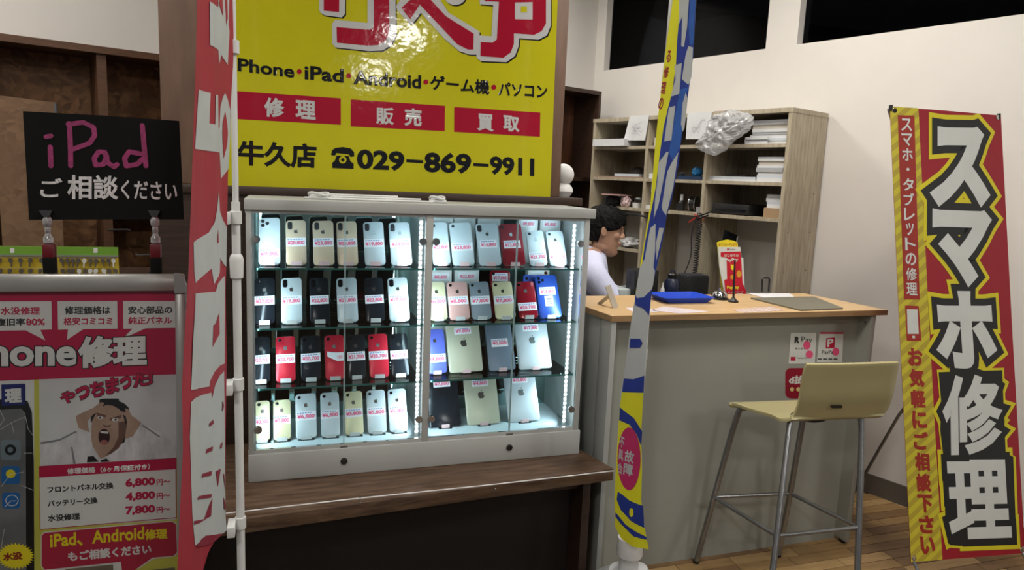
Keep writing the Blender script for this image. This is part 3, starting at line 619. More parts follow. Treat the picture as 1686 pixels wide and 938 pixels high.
# bar code on the blue phone
bl = [o for o in C.objects if o.get('label', '').startswith('blue smartphone')][0]
fl = Loc(0); q = fl.poly('bar_code_label', [(-.015, .045), (.017, .045), (.017, .085), (-.015, .085)], m_lab, bl, .5, uv=True)
fl.polys('bars', [[(-.010, z), (.012, z), (.012, z+dz), (-.010, z+dz)] for z, dz in ((.052, .003), (.058, .002), (.062, .004), (.068, .002), (.072, .003))], m_black, q, 1, uv=True)
# boxes and boxed phones standing at the back of the right half
def carton(px, py_base_z, w_, h_, label, price=None, mark=None, colr=None, d=.035, y=2.50):
    p = aty(px, 500, y); lo, hi = 200, 900
    for _ in range(40):
        md = (lo+hi)/2
        if aty(px, md, y).z > py_base_z: lo = md
        else: hi = md
    x = aty(px, md, y).x
    if colr:
        return device(label, 'phone', 'smartphone', colr, w_, h_, 1, price, h_-.026, 0, (x, y+.02, py_base_z+.001), 8, 0, 'phones and tablets for sale in the glass case', False, False)
    t = thing('phone_box', label, 'box', (x, y, py_base_z), 'white phone boxes at the back of the glass case')
    box('body', (x-w_/2, y, py_base_z), (x+w_/2, y+d, py_base_z+h_), m_white, t, bevel=.001)
    box('lid', (x-w_/2-.0008, y-.0008, py_base_z), (x+w_/2+.0008, y+d*.55, py_base_z+h_+.0008), m_white, t, bevel=.001)
    f = Loc(0); f.o = Vector((x, y-.0008, py_base_z)); 
    if price:
        l_ = f.poly('price_label', [(-w_*.38, h_-.036), (w_*.38, h_-.036), (w_*.38, h_-.008), (-w_*.38, h_-.008)], m_lab, t, .6, uv=True)
        text(f, price, (-w_*.3, h_-.032), (-w_*.3, h_-.018), (w_*.3, h_-.032), m_red, l_, 1.2, .03, uv=True)
    if mark: f.poly('orange_mark', ell(w_*.33, h_-.012, .007, .007, 12), mat('orange_mark', (.75, .16, .03), .5), t, .6, uv=True)
    return t
carton(727, S1, .085, .170, 'white phone box behind the first phone, top shelf of right half')
carton(762, S1, .085, .172, 'white phone box behind the second phone, top shelf of right half')
carton(803, S1, .085, .172, 'white phone box behind the silver phone, top shelf of right half')
carton(867, S1, .075, .172, 'white phone box with price label between red and white phones, top shelf', '¥9,800')
carton(903, S1, .080, .172, 'white phone box with price label at right end of top shelf', '¥5,800')
carton(724, S2, .08, .165, 'white phone box with price label at left end of second shelf, right half', '¥8,800')
carton(767, S2, .09, .168, 'white phone box with price label behind the rose gold phone', '¥22,800')
carton(884, S2, .085, .168, 'white phone box with orange mark behind the blue phone', '¥12,800', True)
carton(785, S2, .055, .12, 'orange phone standing behind the rose gold and grey phones', None, None, 'orange', y=2.455)
carton(826, S2, .078, .165, 'tall dark red phone standing behind the pale gold phone', '¥17,800', None, 'dark red', y=2.47)
carton(879, S2, .07, .150, 'blue phone standing behind the dark red phone on second shelf', None, None, 'blue', y=2.45)
carton(722, S3, .08, .165, 'white phone box behind the violet blue phone on third shelf')

# ------------------------------------------------------------------ reception counter
YT, YP, TZ = 2.235, 2.305, aty(1230, 515, 2.235).z
a_ = aty(1007.6, 519, YT); b_ = aty(1461.6, 511.2, YT); c_ = atz(1349, 487.7, TZ); lf = atz(961.6, 503.6, TZ); bk = atz(1000, 486.5, TZ)
dR = (c_-b_); dR = dR/dR.y; BYK = bk.y; rbk = b_+dR*(BYK-YT); dLf = (lf-a_)/(lf.y-a_.y); lbk = a_+dLf*(BYK-YT)
ct = thing('reception_counter', 'grey reception counter with light beech top', 'counter', ((a_.x+b_.x)/2, 2.5, 0))
TP = [Vector((a_.x, YT, TZ-.018)), Vector((b_.x, YT, TZ-.018)), Vector((rbk.x, BYK, TZ-.018)), Vector((lbk.x, BYK, TZ-.018))]
prism('counter_top', [v+Vector((0, 0, .001)) for v in TP], (0, 0, .017), m_beech, ct)
ie = [v+Vector((0, 0, -.004)) for v in TP]; prism('edge_band', [ie[0]+Vector((-.0008, -.0008, 0)), ie[1]+Vector((.0008, -.0008, 0)), ie[2]+Vector((.0008, 0, 0)), ie[3]+Vector((-.0008, 0, 0))], (0, 0, .0205), m_beeche, ct)
TU = TZ-.022
xl_, xr_ = a_.x+.004, aty(1444, 522, YT).x
box('front_panel', (xl_+.02, YP, .0), (xr_-.02, YP+.02, TU), m_counter, ct)
box('side_panel', (xr_-.022, YT+.004, .015), (xr_, BYK-.03, TU), m_counter, ct, bevel=.001); box('foot', (xr_-.02, YT+.02, 0), (xr_-.004, YT+.045, .015), m_black, ct)
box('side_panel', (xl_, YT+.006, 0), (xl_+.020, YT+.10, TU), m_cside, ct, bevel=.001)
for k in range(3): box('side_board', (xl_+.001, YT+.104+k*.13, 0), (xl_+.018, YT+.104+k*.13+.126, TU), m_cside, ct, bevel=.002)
box('under_shelf', (xl_+.02, YP+.03, .5), (xr_-.02, BYK-.05, .52), m_counter, ct)
lathe('screw_cap', [(0, 0), (.005, 0), (.005, .002), (0, .002)], (xr_-.0225, YT+.035, TU-.035), m_steel, ct, 10, Matrix.Rotation(math.radians(-90), 3, 'Y'))
# payment stickers on the counter front
pp = Plane((0, YP, 0), (1, 0, 0), (0, 0, 1)); W_ = lambda x, y: (1140+x*.3199, 360+y*.3199)
def sticker(label, px, base, rnd=None):
    t = thing('payment_sticker', label, 'sticker', pp.P(pp.px(*px[0])), 'payment stickers on the counter front'); pp.poly('sheet', px, base, t, 1, thick=.0004); return t
k_w = mat('sticker_white', (.60, .62, .58), .4); k_r = mat('sticker_red', (.42, .01, .04), .4); k_d = mat('sticker_dark_red', (.25, .004, .02), .4); k_k = mat('sticker_black', (.02, .02, .02), .4); k_y = mat('sticker_cream', (.6, .5, .2), .4)
s1 = sticker('white payment sticker reading R Pay with two red dots', [W_(507, 587), W_(637, 587), W_(630, 745), W_(495, 745)], k_w)
text(pp, 'R', W_(524, 640), W_(527, 606), W_(548, 640), k_k, s1, 2, .07); text(pp, 'Pay', W_(560, 642), W_(560, 605), W_(616, 646), k_k, s1, 2, .0)
text(pp, '使えます', W_(528, 672), W_(528, 662), W_(582, 672), k_k, s1, 2, .01); pp.poly('small_mark', [W_(505, 710), W_(530, 710), W_(530, 730), W_(505, 730)], k_r, s1, 2); text(pp, 'PayPay OK', W_(538, 722), W_(538, 712), W_(590, 722), k_k, s1, 2)
pp.polys('red_dot', [ell(*W_(588, 650), 6, 7, 20), ell(*W_(601, 697), 6, 6.5, 20)], m_red, s1, 3)
s2 = sticker('white payment sticker reading PayPay with red square emblem', [W_(655, 583), W_(777, 583), W_(770, 738), W_(640, 738)], k_w)
pp.poly('red_band', [W_(656, 583), W_(777, 583), W_(777, 592), W_(656, 592)], k_r, s2, 2); pp.poly('emblem', [W_(688, 614), W_(733, 610), W_(730, 665), W_(685, 667)], k_r, s2, 2); text(pp, 'P', W_(692, 660), W_(694, 620), W_(724, 655), k_w, s2, 3, .03)
text(pp, 'PayPay', W_(667, 700), W_(667, 676), W_(735, 700), k_k, s2, 2, .01); pp.polys('small_print', [[W_(645+k*27, 718), W_(665+k*27, 718), W_(665+k*27, 724), W_(645+k*27, 724)] for k in range(4)], k_k, s2, 2); pp.poly('red_dot', ell(*W_(737, 683), 5.5, 6.5, 20), m_red, s2, 3)
def rr_px(x0, y0, x1, y1, r, k=4): return [(((x0+x1)/2)+x, ((y0+y1)/2)-y) for x, y in rrect(x1-x0, y1-y0, r, k)]
x0, y0 = W_(478, 768); s3 = sticker('dark red payment sticker with white d lettering, partly behind the stool', rr_px(x0, y0, x0+52, y0+50, 9), k_d)
text(pp, 'd払い', W_(495, 850), W_(497, 805), W_(622, 850), k_w, s3, 2, .05); pp.polys('cream_dots', [ell(*W_(512+k*32, 877), 3.4, 3.6, 12) for k in range(3)], k_y, s3, 2)

# ------------------------------------------------------------------ things on the counter
def onC(px, py, dz=0): return atz(px, py, TZ+dz)
# small Y-shaped easel
p = onC(1000, 505); es = thing('small_easel', 'small beige folding easel on the left end of the counter', 'easel', p)
m_es = mat('beige_plastic', (.42, .39, .33), .5)
def slat(a, b, w_, parent, m): 
    a, b = Vector(a), Vector(b); s = (b-a).cross(Vector((0, 1, 0))).normalized()*w_/2
    prism('slat', [a-s, a+s, b+s, b-s], (0, .006, 0), m, parent)
A_, B_ = onC(1014, 507), aty(1001, 470, onC(1014, 507).y+.02); slat(A_, B_, .022, es, m_es); A2 = onC(992, 503); slat(A2+Vector((0, .03, 0)), lerp(A_, B_, .5)+Vector((0, .02, 0)), .016, es, m_es)
# blue tray
p = onC(1124, 496)
tray = thing('blue_tray', 'shallow blue plastic tray on the counter', 'tray', p); m_bt = mat('blue_plastic', (.008, .055, .52), .35)
bm = bmesh.new(); A = rrect(.185, .125, .012, 4); B = rrect(.235, .165, .016, 4); Bi = rrect(.229, .159, .015, 4); Ai = rrect(.180, .120, .011, 4)
L_ = [[bm.verts.new(p+Vector((x, y+.02, z))) for x, y in r_] for r_, z in ((A, 0), (B, .024), (Bi, .024), (Ai, .003))]
for r0, r1 in zip(L_, L_[1:]):
    for k in range(len(r0)): bm.faces.new((r0[k], r0[(k+1) % len(r0)], r1[(k+1) % len(r0)], r1[k]))
bm.faces.new(L_[0][::-1]); bm.faces.new(L_[-1]); from_bm('dish', bm, m_bt, tray, smooth=True)
def sheet(name, px, label, m, cat='paper', dz=.0004, thick=.0006, parent=None):
    q = [onC(*a, dz) for a in px]; o = prism(name, q, (0, 0, thick), m, parent)
    return o if parent else tag(centre(o), label, cat)
m_lf = mat('pink_leaflet', (.62, .50, .54), .5, vscale=60, col2=(.70, .66, .68)); m_lf2 = mat('printed_leaflet', (.45, .22, .16), .5, vscale=70, col2=(.68, .66, .62))
sheet('leaflet', [(1030, 507), (1062, 504), (1085, 513), (1045, 515)], 'pink and white leaflet lying on the counter left of the flag pole', m_lf)
sheet('leaflet', [(1072, 511), (1092, 504), (1168, 513), (1120, 516)], 'pale printed leaflet lying on the counter in front of blue tray', m_lf)
sheet('leaflet', [(1204, 510), (1268, 504), (1294, 511), (1224, 515)], 'printed price leaflet lying on the counter before the grey board', m_lf2)
sheet('paper_sheet', [(1228, 483), (1300, 484), (1318, 497), (1268, 493)], 'white paper sheets lying at the back of the counter', m_paper, thick=.003)
sheet('grey_board', [(1236, 492), (1340, 490), (1388, 509), (1318, 512)], 'flat grey board lying at the right of the counter', mat('grey_card', (.16, .15, .11), .6), 'board', thick=.006)
# pens stand: black rod on round foot
p = onC(1207, 497); bs = thing('pen_stand', 'black rod on a round black base beside the call bell', 'pen stand', p)
lathe('base', [(.0, 0), (.021, 0), (.022, .006), (.012, .012), (.006, .02), (0, .02)], p, m_black, bs); tube('rod', [p+Vector((0, 0, .018)), aty(1210, 428, p.y)], [.005, .0035], m_black, bs, 8)
# call bell
p = onC(1184, 492); cb = thing('call_bell', 'chrome reception bell on black base', 'bell', p)
lathe('base', [(0, 0), (.040, 0), (.040, .005), (.030, .010), (0, .010)], p, m_black, cb); lathe('dome', [(.034, .012), (.034, .017), (.030, .028), (.020, .036), (.008, .039), (0, .0395)], p, m_chrome, cb, 28); lathe('button', [(.004, .039), (.004, .046), (.006, .047), (0, .049)], p, m_chrome, cb, 10)
# leaflet holder: red leaflet, yellow leaflet, side boards
yh = onC(1205, 488).y; ph = Plane((0, yh, 0), (1, 0, 0), (0, .12, 1))
V_ = lambda x, y: (1140+x*.3199, 360+y*.3199)
lh_ = thing('red_leaflet_display', 'red and white leaflet display with shop payment lettering on the counter', 'leaflet display', ph.P(ph.px(1205, 490)))
k_rr = mat('leaflet_red', (.50, .008, .025), .4); k_yy = mat('leaflet_yellow', (.75, .62, .02), .4)
ph.poly('white_card', [V_(133, 145), V_(247, 145), V_(252, 200), V_(262, 200), V_(270, 380), V_(165, 385), V_(140, 250)], k_w, lh_, 0, thick=.004)
ph.poly('red_card', [V_(145, 172), V_(248, 168), V_(258, 330), V_(275, 370), V_(272, 405), V_(172, 405), V_(163, 315), V_(178, 310), V_(176, 200), V_(146, 195)], k_rr, lh_, 2)
text(ph, 'はじめての', V_(163, 196), V_(163, 182), V_(236, 196), k_w, lh_, 4, .03); text(ph, 'PayPay', V_(168, 224), V_(168, 204), V_(234, 222), k_w, lh_, 4, .04); text(ph, 'PayPay', V_(178, 366), V_(176, 345), V_(240, 364), k_yy, lh_, 4, .04); text(ph, 'キャンペーン', V_(182, 384), V_(182, 374), V_(262, 380), k_w, lh_, 4, .01)
ph.polys('arrow_mark', [[V_(196, 232), V_(206, 240), V_(217, 232), V_(215, 256), V_(206, 266), V_(197, 256)]], k_yy, lh_, 4); ph.polys('gold_disc', [ell(*V_(238, 284), 4, 6, 14), ell(*V_(206, 300), 4, 4, 12)], mat('dull_gold', (.6, .28, .02), .4), lh_, 4); ph.poly('red_square', [V_(178, 152), V_(186, 152), V_(186, 162), V_(178, 162)], k_rr, lh_, 3); text(ph, 'PayPay', V_(190, 162), V_(190, 154), V_(220, 162), k_k, lh_, 3); ph.poly('small_box', [V_(225, 385), V_(255, 382), V_(257, 396), V_(227, 398)], k_w, lh_, 4)
ph2 = Plane((0, yh+.03, 0), (1, 0, 0), (0, .12, 1)); ly = thing('yellow_leaflet', 'yellow rounded leaflet standing behind the red leaflet display', 'leaflet', ph2.P(ph2.px(1198, 480)))
ph2.poly('card', [V_(128, 140), V_(125, 122), V_(150, 112), V_(180, 107), V_(215, 113), V_(233, 124), V_(234, 145), V_(240, 380), V_(150, 380)], k_yy, ly, 0, thick=.001); text(ph2, 'ダウンロードしよう', V_(134, 141), V_(134, 126), V_(228, 138), k_r, ly, 1, .02); 
# wire bookend
q = [V_(358, 375), V_(360, 310), V_(366, 304), V_(392, 304), V_(397, 312), V_(392, 375)]; yw = onC(1262, 484).y
tag(centre(tube('wire_bookend', [aty(*a, yw) for a in q], .004, m_black, None, 8)), 'black wire bookend loop at the back of the counter', 'bookend')
m_bottle = mat('navy_bottle', (.010, .016, .045), .35)

# ------------------------------------------------------------------ back office desk and its things
DZ = .90
dk = thing('office_desk', 'white work desk behind the counter', 'desk', (1.95, 3.05, 0))
box('desk_top', (1.60, 2.88, DZ-.02), (2.20, 3.2, DZ), m_white, dk, bevel=.002)
for x, y in ((1.62, 2.9), (2.17, 2.9), (1.62, 3.17), (2.17, 3.17)): box('leg', (x-.015, y-.015, 0), (x+.015, y+.015, DZ-.02), m_steel, dk)
def desk_at(px, y): 
    lo, hi = 200, 900
    for _ in range(40):
        md = (lo+hi)/2
        if aty(px, md, y).z > DZ: lo = md
        else: hi = md
    return aty(px, md, y)
p = desk_at(1103, 3.0); hb = aty(1103, 445, 3.0).z-DZ; nb = thing('navy_bottle', 'navy drinking bottle with loop lid behind the counter', 'bottle', p)
lathe('body', [(0, 0), (.037, 0), (.038, hb*.55), (.036, hb*.74), (.026, hb*.80), (0, hb*.80)], p, m_bottle, nb); lathe('lid', [(.022, hb*.79), (.024, hb*.9), (.018, hb*.93), (0, hb*.94)], p, m_black, nb); tube('lid_loop', [p+Vector((-.014, 0, hb*.9)), p+Vector((-.008, 0, hb)), p+Vector((.008, 0, hb)), p+Vector((.014, 0, hb*.9))], .004, m_bottle, nb, 6)
p = desk_at(1088, 2.95); hb = aty(1088, 465, 2.95).z-DZ; nb = thing('squeeze_bottle', 'small white squeeze bottle with nozzle behind the counter', 'bottle', p); m_sq = mat('milky_plastic', (.5, .55, .55), .4)
lathe('body', [(0, 0), (.018, 0), (.018, hb*.62), (.010, hb*.72), (0, hb*.72)], p, m_sq, nb); lathe('nozzle', [(.010, hb*.70), (.010, hb*.78), (.004, hb*.86), (.002, hb), (0, hb)], p, m_white, nb)
p = desk_at(1137, 3.02); bg = thing('black_bag', 'black cloth bag behind the counter right of the navy bottle', 'bag', p)
bm = bmesh.new(); abox(bm, p+Vector((-.065, -.05, 0)), p+Vector((.065, .05, aty(1137, 451, 3.02).z-DZ))); o = from_bm('body', bm, m_cloth_bk, bg, bevel=.012, smooth=True, seg=3); tube('zip', [p+Vector((-.05, -.051, .19)), p+Vector((.05, -.051, .19))], .002, m_steel, bg, 6)
p = desk_at(1060, 3.05); ms = thing('office_equipment', 'black office device partly hidden behind the blue flag', 'device', p)
box('body', p+Vector((-.08, -.04, 0)), p+Vector((.05, .06, .20)), m_black, ms, bevel=.008); box('panel', p+Vector((-.07, -.043, .1)), p+Vector((.0, -.04, .17)), m_screen, ms)
p = desk_at(1032, 3.1); tag(centre(box('paper_tray', p+Vector((-.07, -.05, 0)), p+Vector((.06, .06, .10)), mat('pale_plastic', (.40, .45, .44), .5), None, bevel=.01)), 'pale grey paper tray on the desk before the seated man', 'tray')

# ------------------------------------------------------------------ bookshelf along the right wall
SO = Vector((2.374, 2.944, 0))
def SP(s, n, z): return SO+dW*s+nW*n+Vector((0, 0, z))
DP = .335
def sbox(name, s0, s1, n0, n1, z0, z1, m, parent, bevel=0): return prism(name, [SP(s0, n0, z0), SP(s1, n0, z0), SP(s1, n1, z0), SP(s0, n1, z0)], (0, 0, z1-z0), m, parent, bevel)
bs = thing('bookshelf', 'pale oak open bookshelf standing along the white wall', 'bookshelf', SP(.67, DP/2, 0))
SL = 1.345; Z3 = 1.37; DV = (.475, .906)
sbox('side_panel', -.02, 0, 0, DP, 0, 1.893, m_oak, bs); sbox('side_panel', SL, SL+.02, 0, DP, 0, 1.893, m_oak, bs)
for s in DV: sbox('divider', s-.010, s+.010, .004, DP, 0, 1.893, m_oak, bs)
sbox('top_board', -.022, SL+.022, -.003, DP, 1.893, 1.915, m_oak, bs)
edges = [(0, DV[0]-.01), (DV[0]+.01, DV[1]-.01), (DV[1]+.01, SL)]
for z in (1.742, 1.55, Z3):
    for a, b in edges: sbox('shelf_board', a, b, .004, DP-.01, z-.018, z, m_oak, bs)
sbox('shelf_board', edges[2][0], edges[2][1], .004, DP-.01, 1.10, 1.118, m_oak, bs)
for a, b in edges: sbox('shelf_board', a, b, .004, DP-.01, .5, .518, m_oak, bs)
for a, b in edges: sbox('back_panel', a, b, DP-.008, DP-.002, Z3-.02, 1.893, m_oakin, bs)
for z in (1.70, 1.5, 1.3):
    for n in (.06, .27):
        bm = bmesh.new(); p = SP(-.0205, n, z-.2); alathe(bm, [(0, 0), (.004, 0), (.004, .001), (0, .001)], p, 8, Matrix.Rotation(math.radians(90), 3, 'Y')); from_bm('screw_cap', bm, m_steel, bs)
def sp(px, py, z, n): # place along the shelf for a pixel column, at depth n
    q = hit(px, py, SO+nW*n, nW); return (q-SO).dot(dW)
def sz(px, py, n=.02): q = hit(px, py, SO+nW*n, nW); return q.z
def sitem(name, px0, px1, z0, z1, n0, n1, m, label, cat, group=None, bevel=0, ypx=280, rot=0):
    a, b = sp(px0, ypx, 0, n0), sp(px1, ypx, 0, n0); a, b = min(a, b), max(a, b)
    o = tag(centre(sbox(name, a, b, n0, n1, z0, z1, m, None, bevel)), label, cat, group)
    if rot: o.rotation_euler.z = rot
    return o
whites = [mat('cover_%s' % n, c, .6, var=.04) for n, c in (('white', (.62, .63, .63)), ('cool', (.50, .54, .58)), ('grey', (.36, .37, .38)), ('cream', (.56, .52, .44)))]
NUM = ['bottom', 'second', 'third', 'fourth', 'fifth', 'sixth', 'seventh', 'eighth', 'ninth', 'tenth']
def stack(px0, px1, z, hs, where, n0=.03, dn=.20, ypx=220, cols=(0, 1, 0, 2, 0, 3)):
    for i, h in enumerate(hs):
        j = random.uniform(-2, 2); mt = whites[cols[i % len(cols)]]
        nm = ('%s item from the bottom' % NUM[i]) if i else 'bottom item'
        lb = {0: 'white', 1: 'pale blue grey', 2: 'grey', 3: 'cream'}[cols[i % len(cols)]]
        sitem('book', px0+j, px1+j*.5, z, z+h, n0+random.uniform(0, .012), n0+dn, mt, '%s thin book, %s of %s' % (lb, 'bottom' if i == 0 else NUM[i]+' from bottom', where), 'book', 'thin books on the bookshelf', ypx=ypx)
        z += h+.0004
stack(1237, 1296, 1.742, (.016, .013, .018, .012, .016, .020, .011, .012), 'right stack on top shelf', dn=.22)
stack(1228, 1264, 1.742, (.012, .010, .013), 'low left stack on top shelf', n0=.006, dn=.02)
stack(1247, 1290, 1.55, (.020, .016, .014, .022, .014, .018, .012, .010), 'tall stack on second shelf', ypx=275)
stack(1168, 1245, 1.55, (.010, .014), 'low pile on second shelf', ypx=285)
sitem('clear_case', 1196, 1228, 1.575, 1.583, .05, .18, m_black, 'thin black case on the low pile on the second shelf', 'case', ypx=285)
stack(1262, 1287, 1.42, (.018, .013, .020, .016), 'small stack on cardboard box', ypx=335)
sitem('cardboard_box', 1257, 1283, Z3, 1.42, .02, .16, mat('cardboard', (.33, .22, .12), .8), 'small brown cardboard box at right end of third shelf', 'box', ypx=350)
p = thing('recorder', 'flat black electronic recorder on the third shelf', 'device', SP(.3, .15, Z3))
s0, s1 = sp(1172, 345, 0, .03), sp(1233, 345, 0, .03); sbox('body', s1, s0, .03, .25, Z3+.004, Z3+.058, m_black, p, .003); sbox('front_strip', s1+.02, s0-.02, .028, .03, Z3+.02, Z3+.03, m_screen, p)
for s in (s1+.03, s0-.03): sbox('foot', s-.01, s+.01, .05, .07, Z3, Z3+.005, m_black, p)
sitem('white_box', 976, 1028, 1.742, 1.785, -.035, .16, whites[0], 'long white box at the left end of the top shelf', 'box', ypx=230)
sitem('book', 980, 1058, 1.55, 1.558, .02, .2, mat('terracotta_cover', (.30, .20, .15), .6), 'thin reddish book, bottom of pile at left end of second shelf', 'book', ypx=288)
sitem('book', 1012, 1052, 1.559, 1.575, .02, .2, whites[1], 'pale blue grey book on the pile at left end of second shelf', 'book', ypx=286)
bm = bmesh.new(); q = SP(sp(1051, 280, 0, .12), .12, 1.55); bmesh.ops.create_uvsphere(bm, u_segments=20, v_segments=12, radius=.055); bmesh.ops.scale(bm, verts=bm.verts, vec=(1, 1, .95)); bmesh.ops.bisect_plane(bm, geom=bm.verts[:]+bm.edges[:]+bm.faces[:], plane_co=(0, 0, -.02), plane_no=(0, 0, -1), clear_outer=True); bmesh.ops.translate(bm, verts=bm.verts, vec=q+Vector((0, 0, .02)))
tag(centre(from_bm('round_bag', bm, mat('dark_brown_felt', (.02, .014, .010), .9), None, smooth=True)), 'round dark brown pouch on the second shelf behind the books', 'pouch')
sitem('small_box', 1069, 1078, 1.55, 1.58, .02, .08, whites[0], 'small white box beside the flag on the second shelf', 'box', ypx=280)
sitem('small_box', 1078, 1086, 1.742, 1.79, .03, .08, whites[3], 'small cream box beside the flag on the top shelf', 'box', ypx=225)
sitem('small_box', 1062, 1072, Z3, Z3+.022, .02, .08, whites[0], 'small white box beside the flag on the third shelf', 'box', ypx=345)
m_bl = mat('blue_foil', (.02, .20, .45), .35)
sitem('tool_case', 1116, 1164, 1.55, 1.572, .03, .2, mat('navy_case', (.01, .03, .08), .4), 'flat navy tool case on the second shelf behind the flag', 'case', ypx=288)
def blob(name, q, rx, ry, rz_, m, label, cat, seed=1, sub=2, amp=.3, pos=None):
    bm = bmesh.new(); bmesh.ops.create_icosphere(bm, subdivisions=sub+1, radius=1); R = random.Random(seed)
    for v in bm.verts: v.co *= 1+R.uniform(-amp, amp)*.5; v.co.x *= rx; v.co.y *= ry; v.co.z *= rz_; 
    mn = min(v.co.z for v in bm.verts)
    for v in bm.verts: v.co.z = max(v.co.z, -rz_*.75)+rz_*.75
    bmesh.ops.translate(bm, verts=bm.verts, vec=q); return tag(centre(from_bm(name, bm, m, None)), label, cat)
blob('blue_package', SP(sp(1148, 275, 0, .1), .1, 1.573), .028, .03, .03, m_bl, 'crumpled blue package on the navy tool case on second shelf', 'package', 3)
blob('black_pouch', SP(sp(1128, 285, 0, .1), .07, 1.573), .018, .025, .012, m_cloth_bk, 'small black pouch on the navy tool case', 'pouch', 5)
# third shelf, middle: white-capped bottle and tape reels
q = SP(sp(1121, 345, 0, .06), .06, Z3); t = thing('dark_bottle', 'dark bottle with white cap on the third shelf', 'bottle', q)
lathe('body', [(0, 0), (.020, 0), (.020, .05), (.010, .062), (0, .062)], q, m_black, t); lathe('cap', [(.009, .06), (.009, .095), (0, .096)], q, m_white, t)
q = SP(sp(1110, 345, 0, .06), .10, Z3); tag(lathe('dark_jar', [(0, 0), (.018, 0), (.018, .04), (.012, .046), (0, .046)], q, m_black), 'small dark jar left of the white-capped bottle', 'jar')
q = SP(sp(1139, 335, 0, .08), .10, Z3+.045); t = thing('cable_reel', 'black cable reel with pale rim on third shelf', 'reel', q)
mtx = Matrix.Rotation(math.radians(90), 3, 'X') @ Matrix.Rotation(math.radians(35), 3, 'Y'); lathe('rim', [(.024, -.02), (.044, -.02), (.044, -.014), (.030, -.012), (.030, .012), (.044, .014), (.044, .02), (.024, .02)], q, m_steel, t, 24, mtx); lathe('cable_winding', [(.03, -.012), (.040, -.011), (.040, .011), (.03, .012)], q, m_black, t, 24, mtx)
sitem('tape_box', 1146, 1163, Z3, Z3+.03, .05, .15, mat('silver_box', (.3, .3, .32), .4), 'small silver box beside the cable reel', 'box', ypx=345)
# third shelf, left: black bag, pink containers
blob('black_pouch', SP(sp(1008, 330, 0, .08), .08, Z3), .05, .08, .04, m_cloth_bk, 'crumpled black cloth pouch above the seated man on third shelf', 'pouch', 8)
q = SP(sp(1050, 335, 0, .06), .06, Z3); t = thing('plastic_tub', 'clear plastic tub with white base on third shelf beside the flag', 'tub', q)
lathe('bowl', [(0, 0), (.030, 0), (.034, .03), (.033, .031), (.029, .003), (0, .003)], q, m_white, t); lathe('lid', [(.034, .031), (.032, .05), (.018, .062), (0, .064)], q, m_acry, t)
blob('plastic_bag', SP(sp(1030, 335, 0, .05), .05, Z3), .030, .04, .038, mat('pinkish_film', (.42, .30, .30), .3), 'crumpled pinkish plastic bag left of the plastic tub', 'bag', 9)
sitem('book', 990, 1022, Z3+.068, Z3+.076, .0, .10, mat('red_white_cover', (.5, .3, .28), .5), 'red and white booklet on the black pouch above the seated man', 'booklet', ypx=325)
# bag of parts on the low board, lamp arm
blob('parts_bag', SP(sp(1038, 400, 0, .08), .08, 1.118), .065, .09, .035, mat('silvery_film', (.30, .30, .29), .25, vscale=30, col2=(.6, .6, .6)), 'silvery bag of small parts on the lowest visible shelf', 'bag', 12, amp=.5)
q0 = SP(sp(1029, 352, 0, -.02), -.02, sz(1029, 352, -.02)); q1 = SP(sp(1070, 358, 0, -.02), -.02, sz(1070, 358, -.02)); t = thing('lamp_arm', 'black jointed lamp arm clipped to the bookshelf beside the man', 'lamp', SP(.95, 0, Z3-.03))
tube('arm', [q0, lerp(q0, q1, .5)+Vector((0, 0, .005)), q1], .006, m_black, t, 8); lathe('joint', [(0, -.012), (.014, -.012), (.014, .012), (0, .012)], q0, m_black, t, 16, RX90); tube('bracket', [q1, SP(sp(1070, 358, 0, .0), .003, Z3-.018)], .005, m_black, t, 6)
